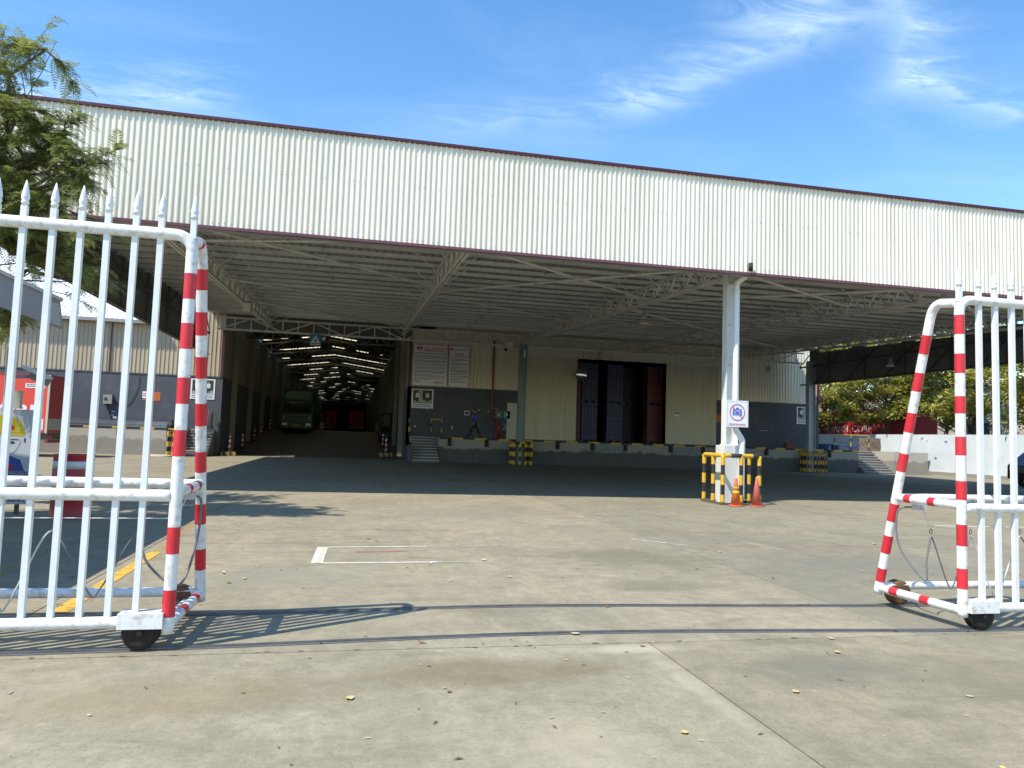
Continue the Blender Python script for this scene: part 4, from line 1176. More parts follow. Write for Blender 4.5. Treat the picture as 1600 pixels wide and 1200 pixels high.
t = thing('orange_notice', 'small orange notice on the grey wall behind the front column', 'notice', (22.75, WY, 3.0)); MB().box((22.6, WY - .012, 2.95), (22.95, WY - .002, 3.5)).build('panel', mat('orange_print', (.55, .14, .03), .5), t); MB().box((22.65, WY - .015, 3.35), (22.9, WY - .012, 3.42)).build('text_line', print_dark, t)
t = thing('orange_notice', 'wide orange and white notice on the left grey wall', 'notice', (-10.8, WY, 2.9))
MB().box((-11.25, WY - .012, 2.88), (-10.37, WY - .002, 3.36)).build('panel', mat('orange_print', (.55, .14, .03), .5), t); MB().box((-11.28, WY - .02, 3.0), (-10.95, WY - .0125, 3.37)).build('white_patch', white_plate, t)
tag(dash_lines(-11.25, -10.98, [3.22, 3.12], WY - .022, .05).build('text_lines', print_red, t), kind='stuff')
# electrical box with its cable, left wall
t = thing('electrical_box', 'grey electrical box with hanging cable on the left wall', 'electrical box', (-12.95, WY - .2, 2.6))
MB().box((-13.15, WY - .22, 2.62), (-12.72, WY - .004, 3.10)).build('case', mat('weathered_grey_box', (.30, .30, .26), .6, var=.2, vscale=7), t)
MB().box((-13.10, WY - .235, 2.80), (-12.95, WY - .221, 2.95)).build('label_plate', print_dark, t)
MB().tube(cr([(-12.9, WY - .1, 2.62), (-12.88, WY - .1, 2.3), (-12.75, WY - .06, 1.9), (-12.8, WY - .06, 1.5)], 5), .03, 8).build('cable', black_rub, t)
MB().tube(cr([(-12.72, WY - .1, 2.75), (-12.4, WY - .06, 2.62), (-11.9, WY - .03, 2.68), (-11.5, WY - .03, 3.6), (-11.5, WY - .03, 4.2)], 5), .012, 6).build('cable', black_rub, t)

# lamps under the canopy
def lamp(label, x, y, zt, drop):
    t = thing('high_bay_lamp', label, 'lamp', (x, y, zt - drop), 'lamps under the canopy')
    MB().tube([(x, y, zt), (x, y, zt - drop + .42)], .012, 6).build('drop_rod', dsteel, t)
    MB().lathe((x, y, zt - drop + .20), [(.09, 0), (.10, .10), (.08, .24)], 14).build('gear_case', mat('lamp_case', (.35, .35, .33), .5), t)
    MB().lathe((x, y, zt - drop), [(.20, 0), (.19, .05), (.10, .2)], 18).build('reflector', mat('lamp_reflector', (.55, .52, .45), .4), t)


lamp('hanging lamp under the truss left of the front column', 10.15, 25.0, chord_z(25), .62)
lamp('hanging lamp in front of the cladding right of the front column', 25.0, 41.2, 6.85, .75)
lamp('hanging lamp in front of the door track by the mirror', 14.25, 42.0, 6.88, .45)
lamp('hanging lamp near the dark skirt on the right', 27.0, 33.0, chord_z(33), .9)
for lab, x, y, z in (('flood lamp on the left truss near the gate post', -4.55, 22.5, 6.0), ('flood lamp on the far end of the left truss', -4.5, 31.5, 6.5)):
    t = thing('flood_lamp', lab, 'lamp', (x, y, z), 'flood lamps on the left truss')
    MB().cbox((x, y, z), (.35, .18, .42), M=Matrix.Rotation(R(20), 3, 'X')).build('housing', mat('lamp_case', (.35, .35, .33), .5), t)
    MB().cbox((x, y - .095, z - .03), (.29, .02, .34), M=Matrix.Rotation(R(20), 3, 'X')).build('lens', mat('lamp_reflector', (.55, .52, .45), .4), t)
    MB().bar((x, y, z + .15), (x, y, chord_z(y) + .02), .04).build('bracket', dsteel, t)
# ---------------------------------------------------------------- railings, bollards, crates
yb_rail = stripe_mat('yellow_black_rail', YEL, BLK, .56, 2, wear=.3)


def rail(label, posts, z0, h, m, top=True, mids=0, m2=None):
    t = thing('handrail', label, 'handrail', (posts[0][0], posts[0][1], posts[0][2] if len(posts[0]) > 2 else z0))
    P = [(p[0], p[1], p[2] if len(p) > 2 else z0) for p in posts]
    for p in P: MB().tube([p, (p[0], p[1], p[2] + h)], .032, 8).build('post', m, t)
    for i in range(len(P) - 1):
        a, c = P[i], P[i + 1]
        if top: MB().tube([(a[0], a[1], a[2] + h), (c[0], c[1], c[2] + h)], .03, 8).build('top_rail', m, t)
        for k in range(mids):
            q = h * (k + 1) / (mids + 1); MB().tube([(a[0], a[1], a[2] + q), (c[0], c[1], c[2] + q)], .018, 6).build('mid_rail', m2 or m, t)


rail('yellow and black handrail at the corner of the lane entrance steps', [(3.12, 40.95, .004), (3.12, 42.9, DZ)], 0, 1.0, yb_rail, mids=1)
rail('short yellow and black rail on the dock by the entrance steps', [(4.40, 42.9), (4.95, 42.4)], DZ, 1.0, yb_rail, mids=0)
rail('yellow and black railing with blue tubs behind it on the far right dock', [(30.5, 42.4), (31.7, 42.4), (33.05, 42.4)], DZ - .004, 1.0, yb_rail, mids=1, m2=cable_g)
rail('black handrail of the left steps', [(-7.62, 41.35, .17), (-7.62, 43.0, DZ)], 0, .95, black_rub, mids=2)
rail('yellow and black post at the end of the left dock', [(-9.15, 41.9), (-9.15, 42.4)], DZ, .95, yb_rail, mids=0)
t = thing('hand_trolley', 'red hand trolley leaning at the top of the left steps', 'trolley', (-7.9, 42.7, DZ))
hm = mat('dull_red_paint', (.28, .03, .04), .5, var=.2, vscale=6)
for s in (-.16, .16): MB().tube([(-7.95 + s, 42.5, DZ + .1), (-7.95 + s, 42.95, DZ + 1.0)], .022, 8).build('side_tube', hm, t)
for k in range(4): MB().bar((-8.11, 42.53 + k * .1, DZ + .22 + k * .2), (-7.79, 42.53 + k * .1, DZ + .22 + k * .2), .03).build('rung', hm, t)
MB().cbox((-7.95, 42.38, DZ + .03), (.36, .26, .03)).build('toe_plate', hm, t)
for s in (-.2, .2): MB().tube([(-7.95 + s - .02, 42.58, DZ + .09), (-7.95 + s + .02, 42.58, DZ + .09)], .09, 14).build('wheel', black_rub, t)

wr_bands = stripe_mat('red_white_bollard', (.62, .03, .04), (.78, .78, .76), .30, 2, wear=.1)
base_m = stripe_mat('yellow_black_base', (.45, .33, .05), (.05, .05, .045), .34, 0, diag=1.2, wear=.5)


def bollard(label, x, y, base, grp):
    z = lane_z(y) + .001
    t = thing('bollard', label, 'bollard', (x, y, z), grp)
    if base: MB().box((x - .38, y - .38, z), (x + .38, y + .38, z + .22)).build('base', base_m, t)
    else: MB().lathe((x, y, z), [(.17, 0), (.16, .04), (.06, .06)], 12).build('base', black_rub, t)
    z += .22 if base else .05
    MB().lathe((x, y, z), [(.058, 0), (.058, .84), (.04, .88)], 14).build('post', wr_bands, t)
    return (x, y, z + .76)


ords = ('first', 'second', 'third', 'fourth', 'fifth')
for side, X, Ys, sd in (('left', -6.72, (43.6, 48.4, 54.0, 57.8, 63.4), -1), ('right', 2.0, (46.0, 51.5, 58.0, 64.0, 70.0), 1)):
    P = [bollard('red and white bollard, %s from the yard along the %s side of the lane' % (ords[i], side), X, y, i == 0, side + ' row of lane bollards') for i, y in enumerate(Ys)]
    ch = mat('dull_chain', (.12, .10, .10), .5)
    for i in range(4):
        a, c = Vector(P[i]), Vector(P[i + 1])
        pts = [a.lerp(c, k / 10) - Vector((0, 0, .45 * 4 * (k / 10) * (1 - k / 10))) for k in range(11)]
        o = MB().tube(pts, .012, 6).build('barrier_chain', ch)
        tag(o, 'chain hanging between the %s and %s bollards on the %s of the lane' % (ords[i], ords[i + 1], sd < 0 and 'left' or 'right'), 'chain', 'bollard chains')

# stacked crates inside the open doorway
def crate_mesh(name, w, d, h, m):
    b = MB(); b.box((-w / 2 + .03, -d / 2 + .03, 0), (w / 2 - .03, d / 2 - .03, h * .72), 1); b.box((-w / 2, -d / 2, h * .72), (w / 2, d / 2, h * .96))
    for k in range(5): x = -w / 2 + w * (k + .5) / 5; b.box((x - .014, -d / 2 + .004, 0), (x + .014, -d / 2 + .03, h * .72))
    o = b.build(name, [m, mat('crate_body_shade', (.012, .012, .02), .6)], origin=(0, 0, 0)); me = o.data; bpy.data.objects.remove(o); return me  # crate body near black: shade between the rims is painted into its colour


cb = mat('blue_crate_plastic', (.06, .085, .24), .4, objvar=.25)
crd = mat('red_crate_plastic', (.32, .03, .05), .4, objvar=.25)
cdk = mat('dark_blue_crate_plastic', (.015, .022, .06), .5, objvar=.25)
CH = .122
meshes = {}
for key, m in (('blue', cb), ('red', crd), ('dark blue', cdk)): meshes[key] = crate_mesh('crate', 1.06, .8, CH, m)
pal_m = mat('dark_pallet', (.03, .045, .09), .6)
for (x, y, key, where) in ((13.22, 44.3, 'red', 'leftmost red doorway stack'), (14.36, 44.4, 'blue', 'blue doorway stack beside the leftmost red'), (16.02, 44.4, 'blue', 'middle blue doorway stack'), (17.2, 45.9, 'dark blue', 'dark doorway stack right of the middle'), (17.9, 46.9, 'dark blue', 'dark doorway stack behind the rightmost red'), (18.72, 44.4, 'red', 'rightmost red doorway stack')):
    z = DZ
    for tier in range(2):
        t = thing('pallet', 'dark pallet under the %s tier of the %s' % (('lower', 'upper')[tier], where), 'pallet', (x, y, z + .001), 'pallets in the doorway')
        MB().box((x - .54, y - .42, z + .10), (x + .54, y + .42, z + .14)).build('deck', pal_m, t)
        for q in (-.45, 0, .45): MB().box((x + q - .08, y - .42, z + .001), (x + q + .08, y + .42, z + .10)).build('foot', pal_m, t)
        z += .142
        for k in range(19):
            o = inst('crate', meshes[key], (x + random.uniform(-.008, .008), y + random.uniform(-.008, .008), z)); z += CH
            tag(o, '%s crate in the %s tier of the %s' % (key, ('lower', 'upper')[tier], where), 'crate', '%s crates, %s tier, %s' % (key, ('lower', 'upper')[tier], where))

# small wooden stool, far right dock; tubs and block on the rear platform
t = thing('wooden_box', 'small brown wooden box on the dock edge near the far right column', 'box', (27.1, 42.2, DZ))
wdm = mat('brown_wood', (.20, .10, .05), .7, var=.2, vscale=8)
b = MB(); b.box((26.85, 42.05, DZ), (27.35, 42.08, DZ + .36)); b.build('front_board', wdm, t)
for xa in (26.85, 27.32): MB().box((xa, 42.081, DZ), (xa + .03, 42.4, DZ + .40)).build('side_board', wdm, t)
MB().box((26.885, 42.081, DZ), (27.315, 42.4, DZ + .03)).build('bottom_board', wdm, t)
tubm = mat('blue_tub_plastic', (.05, .09, .25), .4)
for i, (lab, x) in enumerate((('left blue tub behind the far right railing', 30.9), ('middle blue tub behind the far right railing', 32.0), ('right blue tub behind the far right railing', 33.2))):
    t = thing('plastic_tub', lab, 'tub', (x, 44.2, DZ - .02), 'blue tubs'); MB().lathe((x, 44.2, DZ - .019), [(.36, 0), (.44, .36), (.47, .37), (.47, .40), (.42, .40), (.36, .08)], 20).build('tub_body', tubm, t); MB().lathe((x, 44.2, DZ + .34), [(.472, 0), (.485, .02), (.472, .04)], 20).build('rim', tubm, t)
t = thing('stone_block', 'rough brown block standing on the rear platform', 'block', (35.9, 46, DZ - .06))
bm = bmesh.new(); bmesh.ops.create_cube(bm, size=1); bmesh.ops.subdivide_edges(bm, edges=bm.edges[:], cuts=3, use_grid_fill=True)
b = MB(); b.add([(35.9 + v.co.x * 1.15 + random.uniform(-.04, .04), 46 + v.co.y * .8 + random.uniform(-.04, .04), DZ - .06 + max(0, (v.co.z + .5) * .95 + (random.uniform(-.04, .04) if v.co.z > -.4 else 0))) for v in bm.verts], [[v.index for v in f.verts] for f in bm.faces]); bm.free()
b.build('block_body', mat('brown_stone', (.17, .13, .10), .9, var=.25, vscale=5, bump=.5, bscale=14), t)
t = thing('stone_bench', 'grey slab bench against the pale wall right of the steps', 'bench', (36.9, 42.6, 0))
MB().box((36.25, 42.2, 1.28), (37.4, 43.0, 1.42)).build('seat', dock_m, t); MB().box((36.4, 42.3, 0), (37.3, 42.9, 1.28)).build('support', dock_m, t)
# steel sections lying on the left dock
for i, (lab, y, z) in enumerate((('long grey steel section at the back of the pile on the left dock', 42.8, DZ), ('long grey steel section at the front of the pile on the left dock', 42.4, DZ), ('long grey steel section on top of the pile on the left dock', 42.6, DZ + .16))):
    t = thing('steel_section', lab, 'steel section', (-13, y, z), 'steel sections on the left dock')
    gm = mat('galvanised_section', (.42, .44, .44), .4, metal=.4, var=.1)
    MB().box((-16.8, y - .08, z), (-9.75 + i * .1, y + .08, z + .012)).build('bottom_flange', gm, t); MB().box((-16.8, y - .006, z + .012), (-9.75 + i * .1, y + .006, z + .145)).build('web', gm, t); MB().box((-16.8, y - .08, z + .145), (-9.75 + i * .1, y + .08, z + .157)).build('top_flange', gm, t)
t = thing('black_bag', 'crumpled black bag at the end of the left dock', 'bag', (-9.55, 42.1, DZ))
b = MB(); b.lathe((-9.45, 42.0, DZ), [(.20, 0), (.24, .1), (.17, .25), (.06, .33), (.09, .42)], 9); [v.__iadd__(Vector((random.uniform(-.04, .04), random.uniform(-.04, .04), 0))) for v in b.v]; b.build('bag_body', black_rub, t)
MB().tube([(-9.45, 42.0, DZ + .34), (-9.36, 41.98, DZ + .44), (-9.28, 41.96, DZ + .47)], .02, 6).build('tied_neck', black_rub, t)
t = thing('cardboard_sheet', 'flat beige cardboard sheet lying on the ground by the left dock', 'cardboard', (-9.7, 40.2, 0))
MB().add([(-10.3, 39.9, .005), (-9.3, 39.7, .005), (-9.15, 40.4, .09), (-10.1, 40.6, .07), (-9.75, 40.1, .10)], [(0, 1, 4), (1, 2, 4), (2, 3, 4), (3, 0, 4)]).build('sheet', mat('cardboard', (.42, .36, .26), .8, var=.1), t)
MB().add([(-9.3, 39.7, .006), (-9.0, 39.75, .03), (-8.9, 40.3, .06), (-9.15, 40.4, .091)], [(0, 1, 2, 3)]).build('folded_flap', mat('cardboard', (.42, .36, .26), .8, var=.1), t)

# ---------------------------------------------------------------- drum, safety board, awning hut, camera pole
x, y = -4.38, 13.15
t = thing('steel_drum', 'red steel drum with two white bands behind the left gate', 'drum', (x, y, 0))
dm = mat('red_drum_paint', (.40, .018, .025), .42, var=.15, vscale=5, dirt=(.16, .03, .03), dirt_amt=.5, dirt_scale=4); dw = mat('white_drum_paint', (.66, .68, .66), .5, var=.08, vscale=6, dirt=(.4, .3, .28), dirt_amt=.4, dirt_scale=6)
MB().lathe((x, y, .004), [(.292, 0), (.300, .02), (.292, .04), (.292, .30), (.300, .32), (.292, .34), (.292, .62), (.300, .64), (.292, .66), (.292, .96), (.302, .98), (.302, 1.0), (.28, 1.0), (.28, .97)], 32).build('drum_body', dm, t)
for a, c in ((.78, .90), (.36, .48)): MB().lathe((x, y, a), [(.2935, 0), (.2935, c - a)], 32).build('white_band', dw, t)

# board with helmeted worker and rules
x0, x1, z0, z1, y = -6.10, -5.12, .16, 1.70, 13.5
t = thing('safety_board', 'tall safety board with a yellow helmet picture behind the left gate bars', 'sign', (-5.6, y, 0))
MB().box((x0, y, z0), (x1, y + .06, z1)).build('panel', mat('board_grey', (.56, .58, .62), .5), t)
for xl in (x0 + .15, x1 - .22): MB().box((xl, y + .02, 0), (xl + .05, y + .08, z0)).build('leg', dsteel, t)
cx = -5.60
b = MB(); b.prism([(cx - .33, y - .003, 1.27), (cx + .33, y - .003, 1.27), (cx + .36, y - .003, 1.33)] + [(cx + .33 * math.cos(a), y - .003, 1.33 + .27 * math.sin(a)) for a in [R(9 * k) for k in range(21)]] + [(cx - .36, y - .003, 1.33)], (0, .003, 0)); b.build('helmet', mat('helmet_yellow', (.52, .46, .04), .5), t)
MB().box((cx - .34, y - .004, 1.315), (cx + .34, y - .003, 1.322)).build('helmet_brim_line', mat('print_olive', (.25, .2, .03), .5), t)
b = MB(); ellipse(b, (cx + .10, 1.40), .085, .05, y - .005); b.build('helmet_badge', print_red, t)
text('badge_letters', 'AV', .055, (cx + .10, y - .008, 1.382), print_white, t)
b = MB()
for k in range(14):
    a, d = R(-88 + 6 * k), R(-88 + 6 * k + 6); b.add([(cx + .02 + r_ * math.cos(q) * .9, y - .004, 1.22 + r_ * math.sin(q)) for r_, q in ((.29, a), (.297, a), (.297, d), (.29, d))], [(0, 1, 2, 3)])
ellipse(b, (cx + .16, 1.16), .045, .02, y - .004, 14); b.box((cx + .10, y - .005, 1.205), (cx + .25, y - .003, 1.216)); b.box((cx + .335, y - .005, 1.17), (cx + .355, y - .003, 1.24))
b.build('face_lines', print_dark, t)
MB().prism([(cx - .38, y - .003, .68), (cx + .38, y - .003, .68), (cx + .30, y - .003, .88), (cx + .06, y - .003, .98), (cx - .06, y - .003, .98), (cx - .30, y - .003, .88)], (0, .003, 0)).build('shirt', mat('print_shirt_blue', (.05, .09, .36), .5), t)
b = MB(); ellipse(b, (cx + .12, .76), .09, .04, y - .006); b.build('shirt_badge', print_red, t)
MB().box((x0 + .02, y - .005, .30), (x1 - .06, y - .001, .70)).build('rules_panel', mat('print_cyan', (.16, .42, .62), .5, var=.15, vscale=3), t)
for i, s in enumerate(('1. TUÂN THỦ NỘI QUY', '2. THỰC PHẨM', '3. THỰC HIỆN', '4. TỰ CHỊU')):
    text('lettering', s, .075, (x0 + .34, y - .007, .595 - i * .085), print_dark, t, align='LEFT', bold=.001)
MB().box((x0 + .36, y - .008, .672), (x1 - .08, y - .0055, .692)).build('heading_line', print_red, t)
text('lettering', 'BẢO VỆ CHÍNH MÌNH', .12, (x1 - .07, y - .004, .205), print_navy, t, align='RIGHT', bold=.002, width=.95)

# guard hut with grey awning, mostly out of frame on the left
t = thing('guard_hut', 'grey awning edge of a hut at the far left above the gate', 'hut', (-6.5, 9.5, 0))
am = mat('grey_awning_sheet', (.30, .31, .33), .6, var=.08, vscale=2, dirt=(.2, .2, .2), dirt_amt=.4, dirt_scale=2)
b = MB(); b.prism([(-4.55, 6.3, 2.98), (-4.55, 12.75, 2.98), (-4.55, 12.55, 3.40), (-4.55, 6.3, 3.40)], (-.03, 0, 0)); b.build('awning_edge', am, t)
MB().add([(-4.58, 6.3, 3.38), (-4.58, 12.55, 3.38), (-8.2, 12.55, 3.95), (-8.2, 6.3, 3.95)], [(0, 1, 2, 3)]).build('awning_roof', am, t)
MB().box((-4.62, 6.3, 3.39), (-4.52, 12.58, 3.44)).build('edge_capping', mat('pale_capping', (.55, .54, .52), .5), t)
MB().prism([(-4.542, 12.10, 3.0), (-4.542, 12.62, 3.0), (-4.542, 12.5, 3.34), (-4.542, 12.12, 3.30)], (.004, 0, 0)).build('torn_film', mat('pale_film', (.62, .66, .68), .35, trans=.3), t)
MB().box((-8.2, 6.6, 0), (-6.9, 12.0, 3.3)).build('hut_wall', mat('hut_plaster', (.5, .5, .46), .8, var=.06), t)

t = thing('camera_pole', 'grey pole with a sloping camera hood and small box behind the left gate', 'camera pole', (-5.74, 13.95, 0))
pm_ = mat('pole_grey', (.33, .34, .36), .5, var=.05)
MB().tube([(-5.76, 13.95, 0), (-5.76, 13.95, 2.75)], .05, 12).build('pole', pm_, t)
MB().tube([(-5.76, 13.95, 2.25), (-5.45, 13.93, 2.27)], .03, 8).build('arm', pm_, t)
MB().cbox((-5.30, 13.9, 2.34), (.42, .26, .05), M=Matrix.Rotation(R(24), 3, 'Y')).build('hood', mat('hood_white', (.66, .68, .72), .4), t)
MB().cbox((-5.26, 13.9, 2.24), (.30, .14, .12), M=Matrix.Rotation(R(24), 3, 'Y')).build('camera_body', mat('camera_grey', (.22, .22, .22), .5), t)
MB().box((-5.70, 13.82, 1.72), (-5.50, 13.92, 2.02)).build('junction_case', mat('beige_box', (.48, .46, .38), .6), t)
# ---------------------------------------------------------------- vehicles
tyre = mat('tyre_rubber', (.02, .02, .02), .85)
rim_m = mat('wheel_rim', (.25, .25, .25), .5, metal=.3)


def wheel(parent, x, y, z, r, w, axis='X'):
    d = Vector((w / 2, 0, 0)) if axis == 'X' else Vector((0, w / 2, 0)); c = Vector((x, y, z))
    o = MB().tube([c - d, c - d * .8, c + d * .8, c + d], [r * .9, r, r, r * .9], 22).build('wheel', tyre, parent)
    MB().tube([c - d * 1.03, c + d * 1.03], r * .55, 16).build('rim', rim_m, o)


# red trailer backed along the left dock
rb_, rd = mat('red_trailer_side', (.70, .07, .04), .45, var=.05, vscale=1.0), mat('shaded_trailer_red', (.36, .035, .035), .5, var=.1, vscale=2)  # second red is the side red darkened, shade painted in for the end face
t = thing('box_truck', 'red box truck with white lettering parked at the left dock', 'truck', (-17, 36.8, 0))
X0, X1, Ya, Yb, Za, Zb = -21.0, -13.05, 35.6, 38.0, 1.06, 3.55
MB().box((X0, Ya, Za), (X1 - .02, Yb, Zb)).build('body', rb_, t)
MB().box((X1 - .018, Ya + .02, Za + .05), (X1 + .02, Yb - .02, Zb - .03)).build('rear_panel', rd, t)
MB().box((X1 + .022, Ya + .05, Za + .12), (X1 + .03, Yb - .05, Za + .62)).build('rear_lower_panel', mat('dull_grey_panel', (.38, .38, .35), .6, var=.1), t)
MB().box((X1 - .06, Ya - .03, Za - .02), (X1 + .025, Ya + .018, Zb + .02)).build('corner_post', mat('pale_corner', (.55, .50, .42), .5), t)
MB().box((X0, Ya - .02, Zb), (X1, Yb, Zb + .04)).build('top_edge', rd, t)
MB().box((X0, Ya - .012, Za), (X1 - .07, Ya - .002, Za + .10)).build('lower_strip', print_red, t)
MB().prism([(X0, Ya - .010, Za + .11), (X1 - .15, Ya - .010, Za + .11), (X1 - .15, Ya - .010, Za + .60), (X1 - .75, Ya - .010, Za + .44), (X1 - 2.2, Ya - .010, Za + .22), (X0, Ya - .010, Za + .18)], (0, .006, 0)).build('white_sweep', print_white, t)
text('lettering', 'CORP', .66, (X1 - .28, Ya - .006, Za + .72), print_white, t, align='RIGHT', bold=.02, width=2.35)
text('lettering', 'VINH', .66, (X1 - 3.05, Ya - .006, Za + .72), print_white, t, align='RIGHT', bold=.02, width=2.2)
b = MB()
for k in range(40):
    a, d = 2 * math.pi * k / 40, 2 * math.pi * (k + 1) / 40
    b.add([(-16.2 + r1 * math.cos(q), Ya - .007, 2.72 + r2 * math.sin(q)) for r1, r2, q in ((.80, .50, a), (.85, .54, a), (.85, .54, d), (.80, .50, d))], [(0, 1, 2, 3)])
b.build('oval_outline', print_white, t)
text('logo_letters', 'AV', .7, (-16.2, Ya - .006, 2.48), print_white, t, shear=.3, width=1.0)
MB().box((X1 - .95, Ya - .008, 2.98), (X1 - .18, Ya - .003, 3.18)).build('white_label', print_white, t)
tag(dash_lines(X1 - .9, X1 - .25, [3.10, 3.03], Ya - .010, .04).build('text_lines', print_dark, t), kind='stuff')
MB().box((X0, Ya + .5, .75), (X1 - .1, Yb - .5, Za)).build('chassis', dsteel, t)
MB().box((X1 - .1, Ya + .1, .62), (X1 + .04, Yb - .1, .74)).build('rear_bumper', mat('bumper_red', (.25, .04, .03), .6), t)
for x in (-15.6, -19.8):
    for y in (Ya + .2, Yb - .2): wheel(t, x, y, .45, .45, .28, 'Y')
for y in (Ya + .35, Yb - .35): MB().box((X1 + .03, y - .12, .80), (X1 + .05, y + .12, .92)).build('tail_light', print_red, t)

# green lorry facing the yard inside the lane
gx, gy, gz = -4.55, 62.0, lane_z(62) + .002
gm = mat('green_cab_paint', (.015, .12, .055), .5, coat=.0, var=.05)
t = thing('green_lorry', 'green lorry facing out of the dark lane', 'lorry', (gx, gy, gz))
w = 1.22
cab = MB(); prof = [(0, .62), (0, 1.55), (.18, 2.55), (.32, 2.72), (1.9, 2.72), (1.9, .62)]
cab.prism([(gx - w, gy + a, gz + c) for a, c in prof][::-1], (2 * w, 0, 0)); cab.build('cab', gm, t)
MB().add([(gx - w + .10, gy - .014 + .02, gz + 1.62), (gx + w - .10, gy + .006, gz + 1.62), (gx + w - .14, gy + .155, gz + 2.5), (gx - w + .14, gy + .155, gz + 2.5)], [(0, 1, 2, 3)]).build('windscreen', mat('dark_glass', (.03, .035, .04), .08), t)
MB().box((gx - w + .1, gy - .03, gz + 1.0), (gx + w - .1, gy - .002, gz + 1.42)).build('grille', mat('grille_silver', (.20, .21, .20), .4), t)
for k in range(3): MB().box((gx - w + .35, gy - .04, gz + 1.06 + k * .11), (gx + w - .35, gy - .031, gz + 1.12 + k * .11)).build('grille_slot', black_rub, t)
MB().box((gx - w - .02, gy - .12, gz + .38), (gx + w + .02, gy + .3, gz + .90)).build('bumper', gm, t)
for s in (-1, 1):
    MB().box((gx + s * .92 - .2, gy - .135, gz + .58), (gx + s * .92 + .2, gy - .121, gz + .80)).build('headlight', mat('lamp_glass', (.7, .72, .7), .15), t)
    MB().bar((gx + s * 1.2, gy + .1, gz + 2.35), (gx + s * 1.45, gy - .02, gz + 2.35), .03).build('mirror_arm', black_rub, t); MB().cbox((gx + s * 1.45, gy - .02, gz + 2.1), (.16, .08, .42)).build('mirror', black_rub, t)
    wheel(t, gx + s * .98, gy + .95, gz + .5, .5, .3); wheel(t, gx + s * .98, gy + 6.2, gz + .5, .5, .3)
MB().box((gx - .26, gy - .135, gz + .50), (gx + .26, gy - .121, gz + .68)).build('number_plate', mat('yellow_plate', (.70, .42, .04), .5), t)
MB().box((gx - .20, gy - .138, gz + .56), (gx + .20, gy - .136, gz + .62)).build('plate_characters', print_dark, t)
MB().prism([(gx - 1.05, gy + .5, gz + 2.722), (gx - 1.05, gy + 1.3, gz + 2.722), (gx - 1.05, gy + 1.3, gz + 3.35)], (2.1, 0, 0)).build('roof_deflector', gm, t)
MB().box((gx - 1.2, gy + 2.0, gz + .95), (gx + 1.2, gy + 9.5, gz + 3.65)).build('cargo_box', gm, t)
MB().box((gx - 1.0, gy + 1.99, gz + 3.30), (gx + 1.0, gy + 1.998, gz + 3.45)).build('box_strip', mat('pale_green_strip', (.30, .42, .32), .5), t)
MB().box((gx - .5, gy + .6, gz + .5), (gx + .5, gy + 9.4, gz + .95)).build('chassis', dsteel, t)


def box_lorry(label, cx, cy, w, c):
    z = RZ + .002
    t = thing('box_truck', label, 'truck', (cx, cy, z))
    m = mat('red_box_' + str(int(c[0] * 100)), c, .5, var=.1)
    MB().box((cx - w / 2, cy, z + .95), (cx + w / 2, cy + 8, z + 3.3)).build('body', m, t)
    for s in (-1, 1): MB().box((cx + (.01 if s > 0 else -w / 2 + .06), cy - .03, z + 1.1), (cx + (w / 2 - .06 if s > 0 else -.01), cy - .002, z + 3.15)).build('rear_door', m, t)
    MB().box((cx - w / 2, cy - .06, z + .5), (cx + w / 2, cy + .1, z + .93)).build('rear_bumper', mat('pale_bumper', (.5, .46, .36), .6), t)
    for s in (-1, 1): wheel(t, cx + s * (w / 2 - .2), cy + 1.6, z + .48, .48, .3)
    for k in range(5): MB().box((cx - w / 2 + .1 + k * .45, cy - .02, z + 3.1), (cx - w / 2 + .2 + k * .45, cy - .001, z + 3.4)).build('top_stake', mat('pale_bumper', (.5, .46, .36), .6), t)


box_lorry('red truck seen from behind at the far right end of the lane', .35, 118, 2.35, (.40, .04, .05))
box_lorry('red truck far down the lane right of the green lorry', -4.2, 124, 2.4, (.45, .03, .03))

# forklift by the right wall of the lane
fx, fy = 2.35, 56.0; fz = lane_z(56) + .002
t = thing('forklift', 'dark forklift parked along the right wall inside the lane', 'forklift', (fx, fy, fz))
fm_ = mat('dark_forklift_paint', (.05, .06, .08), .5)
MB().prism([(fx - .5, fy + .2, fz + .25), (fx - .5, fy + 2.0, fz + .25), (fx - .5, fy + 2.1, fz + 1.15), (fx - .5, fy + 1.3, fz + 1.15), (fx - .5, fy + 1.1, fz + .6), (fx - .5, fy + .2, fz + .55)], (1.0, 0, 0)).build('body', fm_, t)
for sx in (-.48, .48):
    MB().bar((fx + sx, fy + .35, fz + .55), (fx + sx, fy + .6, fz + 2.1), .06).build('guard_post', black_rub, t); MB().bar((fx + sx, fy + 2.0, fz + 1.1), (fx + sx, fy + 1.8, fz + 2.1), .06).build('guard_post', black_rub, t)
    MB().bar((fx + sx * .6, fy + .05, fz + .1), (fx + sx * .6, fy + .05, fz + 2.2), .09).build('mast_rail', black_rub, t)
    MB().bar((fx + sx * .5, fy + .0, fz + .08), (fx + sx * .5, fy - 1.0, fz + .08), .10, .04).build('fork', black_rub, t)
    wheel(t, fx + sx * .9, fy + .5, fz + .33, .33, .2); wheel(t, fx + sx * .9, fy + 1.7, fz + .27, .27, .18)
MB().box((fx - .53, fy + .55, fz + 2.08), (fx + .53, fy + 1.85, fz + 2.16)).build('overhead_guard', black_rub, t)
MB().box((fx - .25, fy + 1.0, fz + .75), (fx + .25, fy + 1.45, fz + 1.2)).build('seat', black_rub, t)

